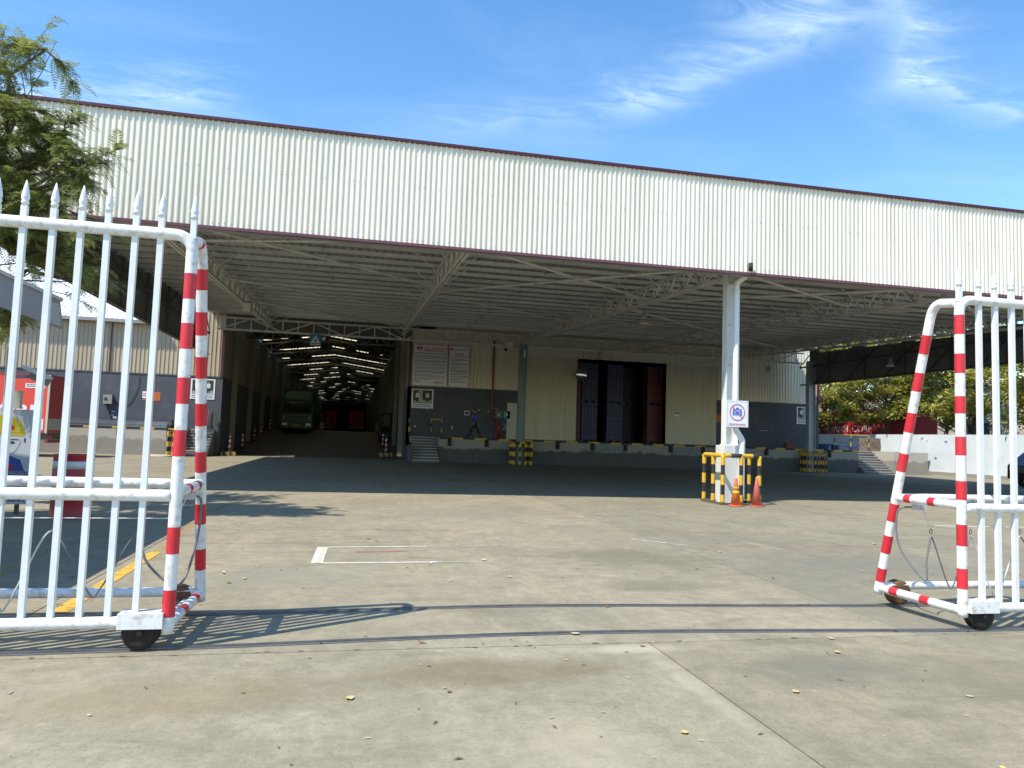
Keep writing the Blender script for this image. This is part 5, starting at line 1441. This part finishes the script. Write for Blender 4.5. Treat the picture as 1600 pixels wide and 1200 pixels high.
# red container lorry beyond the right wall
t = thing('container_lorry', 'dark red container lorry with white lettering beyond the right wall', 'lorry', (41.6, 52, 0))
cm = mat('dark_red_container', (.34, .022, .035), .5, var=.12, vscale=1.2, dirt=(.18, .02, .03), dirt_amt=.5, dirt_scale=1.5)
CX, cy0, cy1, cz0, cz1 = 40.6, 47.6, 62.0, 1.25, 4.75
MB().box((CX + .04, cy0, cz0), (CX + 2.4, cy1, cz1)).build('container_body', cm, t)
me = sheet_mesh('container_panel', .5, cz1 - cz0, .25, .04, cm, 'YZ')
for k in range(8): inst('container_panel', me, (CX + .03, cy0 + .02 + k * .5, cz0), t)
MB().box((CX - .01, cy0 + 4.1, cz0 + .05), (CX + .036, cy1, cz1 - .04)).build('smooth_side', cm, t)
for wd, yy, ww in (('CORP', 51.7, 2.4), ('VINH', 54.6, 2.1), ('BÌNH', 57.2, 2.1)): text('lettering', wd, .74, (CX - .014, yy, 2.95), mat('pale_lettering', (.62, .58, .52), .5), t, rot=(math.pi / 2, 0, -math.pi / 2), align='RIGHT', width=ww)  # white lettering dimmed: tree shade on it is put into the colour
b = MB()
for k in range(36):
    a, d = 2 * math.pi * k / 36, 2 * math.pi * (k + 1) / 36
    b.add([(CX - .016, 55.6 + r1 * math.cos(q), 4.15 + r2 * math.sin(q)) for r1, r2, q in ((.75, .42, a), (.82, .47, a), (.82, .47, d), (.75, .42, d))], [(0, 1, 2, 3)])
b.build('oval_outline', mat('pale_lettering', (.62, .58, .55), .5), t)
text('logo_letters', 'AV', .5, (CX - .014, 55.6, 3.98), mat('pale_lettering', (.62, .58, .55), .5), t, rot=(math.pi / 2, 0, -math.pi / 2), width=.8)
MB().box((CX + .6, cy0, .8), (CX + 1.8, cy1, cz0)).build('chassis', dsteel, t)
for y in (47.5, 48.8, 58.6):
    for x in (CX + .3, CX + 2.1): wheel(t, x, y, .5, .5, .3)
# nose of a dark vehicle at the right frame edge
t = thing('parked_pickup', 'dark vehicle cut off by the right edge behind the gate bars', 'car', (31.2, 28.4, 0))
dk_ = mat('dark_car_paint', (.03, .02, .022), .3, coat=.4)
px0, py0 = 30.25, 27.5
MB().prism([(px0, py0, .45), (px0 + 4.6, py0, .45), (px0 + 4.6, py0, 1.05), (px0 + 3.3, py0, 1.15), (px0 + 2.6, py0, 1.75), (px0 + 1.2, py0, 1.8), (px0 + .25, py0, 1.15), (px0 + .02, py0, 1.0)], (0, 1.75, 0)).build('body', dk_, t)
for x in (px0 + .85, px0 + 3.7):
    for y in (py0 + .08, py0 + 1.67): wheel(t, x, y, .34, .34, .22, 'Y')
MB().box((px0 - .04, py0 + .05, .38), (px0 + .2, py0 + 1.7, .62)).build('bumper', black_rub, t)
for y in (py0 + .15, py0 + 1.35): MB().box((px0 - .005, y, .78), (px0 + .05, y + .28, .95)).build('headlight', mat('lamp_glass', (.7, .72, .7), .15), t)
for k in range(3): MB().box((px0 - .012, py0 + .55, .70 + k * .09), (px0 + .02, py0 + 1.2, .75 + k * .09)).build('grille_slot', mat('grille_silver', (.20, .21, .20), .4), t)
# ---------------------------------------------------------------- people
def person(label, loc, rotz, joints, edges, regions, mats, hair):
    """joints: name -> ((x,y,z), radius); one continuous skinned body facing -Y before rotz"""
    t = thing('person', label, 'person', loc)
    names = list(joints)
    me = bpy.data.meshes.new('body')
    me.from_pydata([joints[n][0] for n in names], [(names.index(a), names.index(b)) for a, b in edges], [])
    o = bpy.data.objects.new('body', me); col.objects.link(o)
    bm = bmesh.new(); bm.from_mesh(me); lay = bm.verts.layers.skin.verify()
    bm.verts.ensure_lookup_table()
    for i, n in enumerate(names):
        r = joints[n][1]; bm.verts[i][lay].radius = r if isinstance(r, tuple) else (r, r)
        bm.verts[i][lay].use_root = (n == 'pelvis')
    bm.to_mesh(me); bm.free()
    o.modifiers.new('skin', 'SKIN'); sd = o.modifiers.new('sub', 'SUBSURF'); sd.levels = sd.render_levels = 2
    dg = bpy.context.evaluated_depsgraph_get()
    m2 = bpy.data.meshes.new_from_object(o.evaluated_get(dg)); bpy.data.objects.remove(o)
    m2.materials.clear()
    for m in mats: m2.materials.append(m)
    for p in m2.polygons:
        p.use_smooth = True; p.material_index = regions(p.center)
    R_ = (0, 0, rotz)
    b = inst('body', m2, loc, t); b.rotation_euler = R_
    hx, hy, hz = joints['head'][0]
    h = MB(); n, k = 14, 7
    prof = [(.108 * math.cos(a), .125 * math.sin(a)) for a in [R(-8 + 98 * i / k) for i in range(k + 1)]]
    h.lathe((hx, hy + .018, hz + .035), [(max(r_, .002), z) for r_, z in prof], n)
    ho = h.build('hair', hair, origin=(0, 0, 0)); hm_ = ho.data; bpy.data.objects.remove(ho)
    q = inst('hair', hm_, loc, t); q.rotation_euler = R_
    # face: nose, eyes, mouth and ears
    f = MB()
    f.lathe((hx, hy - .098, hz - .03), [(.014, 0), (.018, .012), (.008, .045)], 8, 0)
    for s in (-1, 1):
        f.cbox((hx + s * .035, hy - .092, hz + .022), (.026, .012, .010), 1); f.cbox((hx + s * .098, hy + .01, hz - .005), (.018, .03, .055), 0)
    f.cbox((hx, hy - .090, hz - .062), (.045, .012, .010), 2)
    fo = f.build('face', [skin, black_rub, mat('lips', (.25, .09, .07), .5)], origin=(0, 0, 0)); fm2 = fo.data; bpy.data.objects.remove(fo)
    q = inst('face', fm2, loc, t); q.rotation_euler = R_
    return t


def hand(nm, w, d, J, E):
    """palm and five fingers hanging from wrist w along direction d"""
    w = Vector(w); d = Vector(d).normalized(); side = d.cross(Vector((1, 0, 0))).normalized()
    palm = w + d * .075
    J[nm + 'palm'] = (tuple(palm), (.030, .020)); E.append((nm + 'wrist', nm + 'palm'))
    for i, (off, L) in enumerate(((-.03, .065), (-.011, .078), (.010, .072), (.029, .056))):
        k = palm + side * off + d * .02; tip = k + d * L + Vector((0, -.012, 0))
        J[nm + 'k%d' % i] = (tuple(k), .0105); J[nm + 'f%d' % i] = (tuple(tip), .0085)
        E += [(nm + 'palm', nm + 'k%d' % i), (nm + 'k%d' % i, nm + 'f%d' % i)]
    th = w + d * .035 - side * .035; J[nm + 'th'] = (tuple(th), .011); J[nm + 'tt'] = (tuple(th + d * .045 - side * .015), .009)
    E += [(nm + 'wrist', nm + 'th'), (nm + 'th', nm + 'tt')]


# mid stride, facing -Y before turning
J = {'pelvis': ((0, 0, .90), (.145, .105)), 'waist': ((0, .0, 1.05), (.135, .095)), 'chest': ((0, -.01, 1.25), (.165, .11)), 'neck0': ((0, -.01, 1.40), (.075, .07)), 'neck': ((0, -.02, 1.45), .052), 'head': ((0, -.03, 1.55), (.085, .098)), 'crown': ((0, -.03, 1.60), (.075, .088))}
E_ = [('pelvis', 'waist'), ('waist', 'chest'), ('chest', 'neck0'), ('neck0', 'neck'), ('neck', 'head'), ('head', 'crown')]
for s, nm, sw in ((1, 'l', 1), (-1, 'r', -1)):
    J[nm + 'hip'] = ((s * .09, 0, .86), .088); J[nm + 'knee'] = ((s * .10, -.20 * sw - .03, .47), .060)
    J[nm + 'calf'] = ((s * .10, (-.30 if sw > 0 else .25), .30), .050)
    J[nm + 'ank'] = ((s * .10, (-.36 if sw > 0 else .40), .085 if sw > 0 else .12), .040); J[nm + 'toe'] = ((s * .11, (-.54 if sw > 0 else .24), .045 if sw > 0 else .035), .035)
    E_ += [('pelvis', nm + 'hip'), (nm + 'hip', nm + 'knee'), (nm + 'knee', nm + 'calf'), (nm + 'calf', nm + 'ank'), (nm + 'ank', nm + 'toe')]
    J[nm + 'sh'] = ((s * .19, 0, 1.36), .058); J[nm + 'elb'] = ((s * .23, .10 * sw, 1.10), .044); J[nm + 'wrist'] = ((s * .22, .02 * sw - .10, .88), .028)
    E_ += [('chest', nm + 'sh'), (nm + 'sh', nm + 'elb'), (nm + 'elb', nm + 'wrist')]
    hand(nm, J[nm + 'wrist'][0], (0, -.25, -1), J, E_)


def reg(c):
    if c.z > 1.425: return 0
    if c.z < .075: return 3
    if abs(c.x) > .165 and c.z < .875: return 0
    if abs(c.x) > .165 and c.z < 1.15: return 1
    return 1 if c.z > .93 else 2


hair_m = mat('black_hair', (.012, .010, .010), .6)
person('person in a blue shirt and dark trousers walking left along the dock', (6.85, 42.1, DZ + .004), R(-90), J, E_, reg,
       [skin, mat('blue_shirt', (.06, .07, .30), .8), mat('navy_trousers', (.015, .016, .025), .85), black_rub], hair_m)
# standing
J2 = {k: v for k, v in J.items()}
E2 = list(E_)
for s, nm in ((1, 'l'), (-1, 'r')):
    J2[nm + 'knee'] = ((s * .10, -.02, .47), .062); J2[nm + 'calf'] = ((s * .105, 0, .30), .052); J2[nm + 'ank'] = ((s * .11, .01, .085), .042); J2[nm + 'toe'] = ((s * .13, -.16, .045), .036)
    J2[nm + 'elb'] = ((s * .25, .03, 1.10), .044); J2[nm + 'wrist'] = ((s * .25, -.05, .88), .028)
    hand(nm, J2[nm + 'wrist'][0], (0, -.2, -1), J2, [])
person('person in pale trousers standing deep in the lane beside the green lorry', (-2.55, 61.5, lane_z(61.5) + .004), R(20), J2, E2, reg,
       [skin, mat('dark_shirt', (.03, .03, .035), .8), mat('pale_trousers', (.36, .33, .28), .85), black_rub], hair_m)

# ---------------------------------------------------------------- trees
bark = mat('grey_brown_bark', (.13, .095, .065), .9, var=.3, vscale=6, bump=.6, bscale=25)


def leaf_mat(name, c1, c2):
    m = bpy.data.materials.new(name); m.use_nodes = True
    nt = m.node_tree; nd, lk = nt.nodes, nt.links; b = nd['Principled BSDF']; b.inputs['Roughness'].default_value = .5; b.inputs['Specular IOR Level'].default_value = .35
    geo = nd.new('ShaderNodeNewGeometry'); mx = nd.new('ShaderNodeMix'); mx.data_type = 'RGBA'; mx.inputs[6].default_value = (*c1, 1); mx.inputs[7].default_value = (*c2, 1)
    n = nd.new('ShaderNodeTexNoise'); n.inputs['Scale'].default_value = 1.3; n.inputs['Detail'].default_value = 3; lk.new(geo.outputs['Position'], n.inputs['Vector'])
    a = nd.new('ShaderNodeMath'); a.operation = 'MULTIPLY_ADD'; a.inputs[1].default_value = .5; lk.new(geo.outputs['Random Per Island'], a.inputs[0])
    s = nd.new('ShaderNodeMath'); s.operation = 'MULTIPLY_ADD'; s.inputs[1].default_value = 1.6; s.inputs[2].default_value = -.55; lk.new(n.outputs[0], s.inputs[0]); lk.new(s.outputs[0], a.inputs[2]); a.use_clamp = True
    lk.new(a.outputs[0], mx.inputs[0]); lk.new(mx.outputs[2], b.inputs['Base Color'])
    tr = nd.new('ShaderNodeBsdfTranslucent'); lk.new(mx.outputs[2], tr.inputs[0]); ms = nd.new('ShaderNodeMixShader'); ms.inputs[0].default_value = .45
    lk.new(b.outputs[0], ms.inputs[1]); lk.new(tr.outputs[0], ms.inputs[2]); lk.new(ms.outputs[0], nd['Material Output'].inputs[0])
    return m


def limb(b, a, c, r0, r1, sag=.0, n=6, wob=.12):
    a, c = Vector(a), Vector(c); pts, rs = [], []
    L = (c - a).length
    for k in range(n + 1):
        q = k / n; p = a.lerp(c, q) + Vector((random.uniform(-1, 1), random.uniform(-1, 1), random.uniform(-.6, .6))) * wob * L * .12 * math.sin(math.pi * q) + Vector((0, 0, sag * math.sin(math.pi * q)))
        pts.append(p); rs.append(r0 + (r1 - r0) * q)
    b.tube(pts, rs, 8); return pts


def frond(V, F, base, d, L, droop):
    """feathery compound leaf: a drooping stalk with slender paired leaflets"""
    d = d.normalized(); side = d.cross(Vector((0, 0, 1)))
    side = side.normalized() if side.length > .05 else Vector((1, 0, 0))
    n = 13; prev = None
    for k in range(n + 1):
        q = k / n
        p = base + d * L * q + Vector((0, 0, -droop * L * q * q))
        if prev is not None:
            w = side * .004; i = len(V); V += [prev - w, prev + w, p + w, p - w]; F.append((i, i + 1, i + 2, i + 3))
        if k > 0:
            t = (p - prev).normalized(); ll = L * .26 * math.sin(math.pi * min(1, .18 + q * .80)) + .012; hw = .0105
            for s in (-1, 1):
                o = (side * s * .88 + t * .5 + Vector((0, 0, random.uniform(-.3, .15)))).normalized(); e = p + o * ll; m = p + o * ll * .5; nn = t * hw
                i = len(V); V += [p, m - nn, e, m + nn]; F.append((i, i + 1, i + 2, i + 3))
        prev = p


def feather_tree(label, base, clumps, leafm, seed):
    random.seed(seed)
    t = thing('feathery_tree', label, 'tree', base)
    b = MB(); top = Vector(base) + Vector((.4, .2, 4.4))
    limb(b, base, top, .24, .15, wob=.4); V, F = [], []
    for (c, r, n) in clumps:
        c = Vector(c)
        br = limb(b, top + Vector((random.uniform(-.2, .2), random.uniform(-.2, .2), random.uniform(-1.4, .2))), c, .07, .018, .25, 7, .8)
        for k in range(int(6 + r * 4)):
            q = random.choice(br[3:]); tip = c + Vector((random.gauss(0, .55), random.gauss(0, .55), random.gauss(0, .42))) * r
            tw = limb(b, q, tip, .014, .004, .05, 5, .6)
            m = int(1.5 * n / (6 + r * 4))
            for j in range(m):
                s = random.random() ** .7; i = min(int(s * 5), 4); p = tw[i].lerp(tw[i + 1], s * 5 - i) if i < 5 else tw[-1]
                a = (tip - q); a.z *= .4; d = a.normalized() + Vector((random.gauss(0, .6), random.gauss(0, .6), random.gauss(.05, .3)))
                frond(V, F, p, d, random.uniform(.22, .44), random.uniform(.15, .75))
    b.build('trunk', bark, t)
    MB().add(V, F).build('crown', leafm, t)


feather = leaf_mat('feathery_leaf', (.12, .17, .035), (.42, .43, .14))
feather_tree('feathery leaved tree leaning in from the left edge', (-8.0, 14.2, 0),
             [((-4.9, 12.2, 7.2), .75, 130), ((-5.7, 12.4, 6.9), .9, 170), ((-5.4, 12.6, 6.2), .9, 200), ((-4.7, 12.3, 5.8), .8, 210), ((-4.25, 12.2, 5.4), .62, 150), ((-5.3, 12.8, 5.2), 1.0, 260), ((-4.6, 12.5, 4.75), .75, 210),
              ((-5.7, 13.0, 4.5), .8, 190), ((-4.7, 13.0, 4.1), .7, 140), ((-4.25, 13.1, 3.9), .55, 90), ((-6.1, 13.5, 3.4), .55, 90), ((-5.4, 13.6, 3.1), .45, 70), ((-6.6, 13.5, 5.9), 1.1, 200), ((-7.2, 14.5, 6.9), 1.2, 200), ((-6.3, 14.8, 5.6), 1.0, 170), ((-5.6, 15.2, 6.4), .8, 110),
              ((-6.9, 12.4, 7.9), 1.1, 170), ((-8.2, 13.2, 7.2), 1.3, 170), ((-5.2, 13.9, 5.6), .7, 120)], feather, 11)


def broad_tree(label, base, h, rad, n, leafm, seed, trunk=True):
    """broad crown in loose tiers made of many small leaf faces"""
    random.seed(seed)
    t = thing('broad_tree', label, 'tree', base, 'trees beyond the right wall')
    base = Vector(base); b = MB(); top = base + Vector((0, 0, h * .75))
    limb(b, base, top, .20, .07, wob=.5, n=8)
    V, F = [], []; cl = []
    for k in range(30):
        a = random.uniform(0, 2 * math.pi); z = random.uniform(.36, 1.0); rr = rad * random.uniform(.25, 1.0) * math.sin(math.pi * min(.97, max(.18, 1.12 - z * .95)))
        c = base + Vector((math.cos(a) * rr, math.sin(a) * rr, h * z)); cl.append((c, rad * random.uniform(.22, .40)))
        limb(b, base + Vector((0, 0, h * z * random.uniform(.45, .75))), c, .05, .012, .15, 5, .8)
    for k in range(int(n * 1.3)):
        c, r_ = random.choice(cl)
        p = c + Vector((random.gauss(0, .40) * r_, random.gauss(0, .40) * r_, random.gauss(0, .20) * r_))
        sz = random.uniform(.10, .21); nrm = Vector((random.gauss(0, .6), random.gauss(0, .6), 1)).normalized(); a = nrm.orthogonal().normalized(); a.rotate(Matrix.Rotation(random.uniform(0, 6.3), 3, nrm)); bb = nrm.cross(a)
        i = len(V); V += [p - a * sz, p + bb * sz * .5, p + a * sz, p - bb * sz * .5]; F.append((i, i + 1, i + 2, i + 3))
    b.build('trunk', bark, t); MB().add(V, F).build('crown', leafm, t)


yg = leaf_mat('yellow_green_leaf', (.15, .19, .035), (.58, .53, .12)); dg_ = leaf_mat('mid_green_leaf', (.045, .085, .018), (.19, .23, .05))
for lab, base, h, rad, n, m, sd in (('dark green tree just right of the warehouse corner', (38.9, 66, 0), 10.5, 4.4, 8000, dg_, 3), ('yellow green tree hanging over the lettering on the red container', (39.3, 56.0, 0), 10.5, 4.0, 8000, yg, 4),
                                   ('yellow green tree over the near end of the red container', (39.4, 48.5, 0), 10.0, 3.8, 8000, yg, 5), ('large yellow green tree behind the white gate post', (40.6, 41.8, 0), 9.8, 4.2, 9000, yg, 6),
                                   ('yellow green tree behind the right gate bars', (40.6, 34.6, 0), 9.6, 4.2, 9000, yg, 8), ('tall mixed green tree beyond the right gate bars', (46.5, 38.0, 0), 12, 5.5, 9000, dg_, 9), ('dark green tree far behind the container', (47.5, 62, 0), 12, 6.0, 9000, dg_, 10),
                                   ('tall dark tree behind the middle of the container', (47.0, 51, 0), 12, 5.5, 9000, dg_, 12), ('yellow green tree at the right frame edge', (40.6, 28.0, 0), 9.4, 4.0, 7000, yg, 13)):
    broad_tree(lab, base, h, rad, n, m, sd)
# pale building beyond the right trees
t = thing('far_building', 'pale plain building half hidden behind the right trees', 'building', (60, 60, 0))
MB().box((54, 30, 0), (66, 78, 7.5)).build('wall', mat('far_cream_wall', (.50, .47, .40), .8, var=.06), t)
MB().box((53.6, 29.6, 7.5), (66.4, 78.4, 7.8)).build('roof_edge', mat('far_roof', (.30, .29, .28), .7), t)
for k in range(6): MB().box((53.95, 33 + k * 7, 2.4), (53.998, 35.2 + k * 7, 4.2)).build('window', mat('far_glass', (.06, .07, .08), .2), t)

# ---------------------------------------------------------------- fallen leaves
random.seed(21)
lm = [mat('dry_leaf_yellow', (.55, .42, .16), .7, var=.2, vscale=30), mat('dry_leaf_brown', (.26, .15, .07), .8, var=.2, vscale=30), mat('dry_leaf_pale', (.58, .50, .30), .7, var=.2, vscale=30)]
meshes_l = []
for k in range(6):
    L, W = random.uniform(.055, .085), random.uniform(.018, .03); v, f = [], []; n = 6; cu = random.uniform(.15, .5)
    for i in range(n + 1):
        q = i / n; w = W * math.sin(math.pi * min(.98, max(.04, q))) ** .8; z = .006 + cu * L * (q - .5) ** 2 * 1.6
        v += [(L * (q - .5), -w, z + cu * w * .7), (L * (q - .5), 0, z), (L * (q - .5), w, z + cu * w * random.uniform(.4, 1.1))]
    for i in range(n):
        for j in range(2): a = i * 3 + j; f.append((a, a + 3, a + 4, a + 1))
    me = bpy.data.meshes.new('fallen_leaf'); me.from_pydata(v, [], f); me.materials.append(lm[k % 3])
    for p in me.polygons: p.use_smooth = True
    meshes_l.append(me)
spots = [(1.62, 8.95, 2, 1.5), (.28, 10.75, 1, 1.2), (.38, 10.62, 1, 1.2), (1.62, 11.6, 2, 1), (2.62, 12.6, 1, 1), (.95, 8.72, 2, .9), (1.72, 7.9, 2, .9), (1.05, 7.7, 2, .7), (1.75, 5.58, 2, 1.1), (.55, 5.45, 1, 1), (2.32, 6.45, 1, .9), (3.75, 5.25, 2, 1), (3.55, 4.9, 0, 1.1), (3.78, 3.95, 2, .8), (2.72, 4.15, 0, 1), (2.15, 5.2, 1, .8), (5.05, 3.9, 1, .9), (4.5, 3.5, 0, .8), (3.1, 3.05, 0, .8), (.05, 4.35, 0, 1.1), (.62, 4.4, 1, .8), (1.75, 3.65, 0, .9),
         (4.1, 8.3, 1, 1.2), (4.75, 7.7, 1, 1), (5.1, 9.6, 0, 1.1), (8.2, 10.4, 0, 1.6), (3.3, 11.3, 2, .8), (3.0, 12.5, 2, .8), (4.6, 12.8, 2, .8), (-1.0, 7.9, 0, 1.0), (-1.12, 7.7, 1, 1.3), (-1.25, 8.2, 2, 1.1), (-2.15, 7.5, 1, 1.2), (-2.3, 6.8, 1, 1.2), (-.4, 7.4, 1, .8), (-.95, 8.6, 2, .7), (-2.6, 8.0, 1, 1.2), (2.35, 9.7, 2, .8), (2.1, 9.1, 2, .6), (6.2, 8.1, 0, .9), (5.6, 5.05, 2, 1.2), (6.0, 13.8, 2, .9), (.9, 13.6, 1, .9), (-.2, 14.2, 2, .9), (2.2, 15.1, 1, .8)]
for i in range(14): spots.append((random.uniform(-1.5, 7.5), random.uniform(3.0, 16.5), random.randrange(3), random.uniform(.3, .6)))
for i, (x, y, k, s) in enumerate(spots):
    o = inst('fallen_leaf', meshes_l[(k + 3 * (i % 2)) % 6], (x, y, .004), rot=(0, 0, random.uniform(0, 6.28)), scale=(s * .8, s * .8, s * .8))
    tag(o, 'dry %s fallen leaf lying on the open concrete' % ('yellow', 'brown', 'pale')[k], 'leaf', '%s fallen leaves' % ('yellow', 'brown', 'pale')[k])
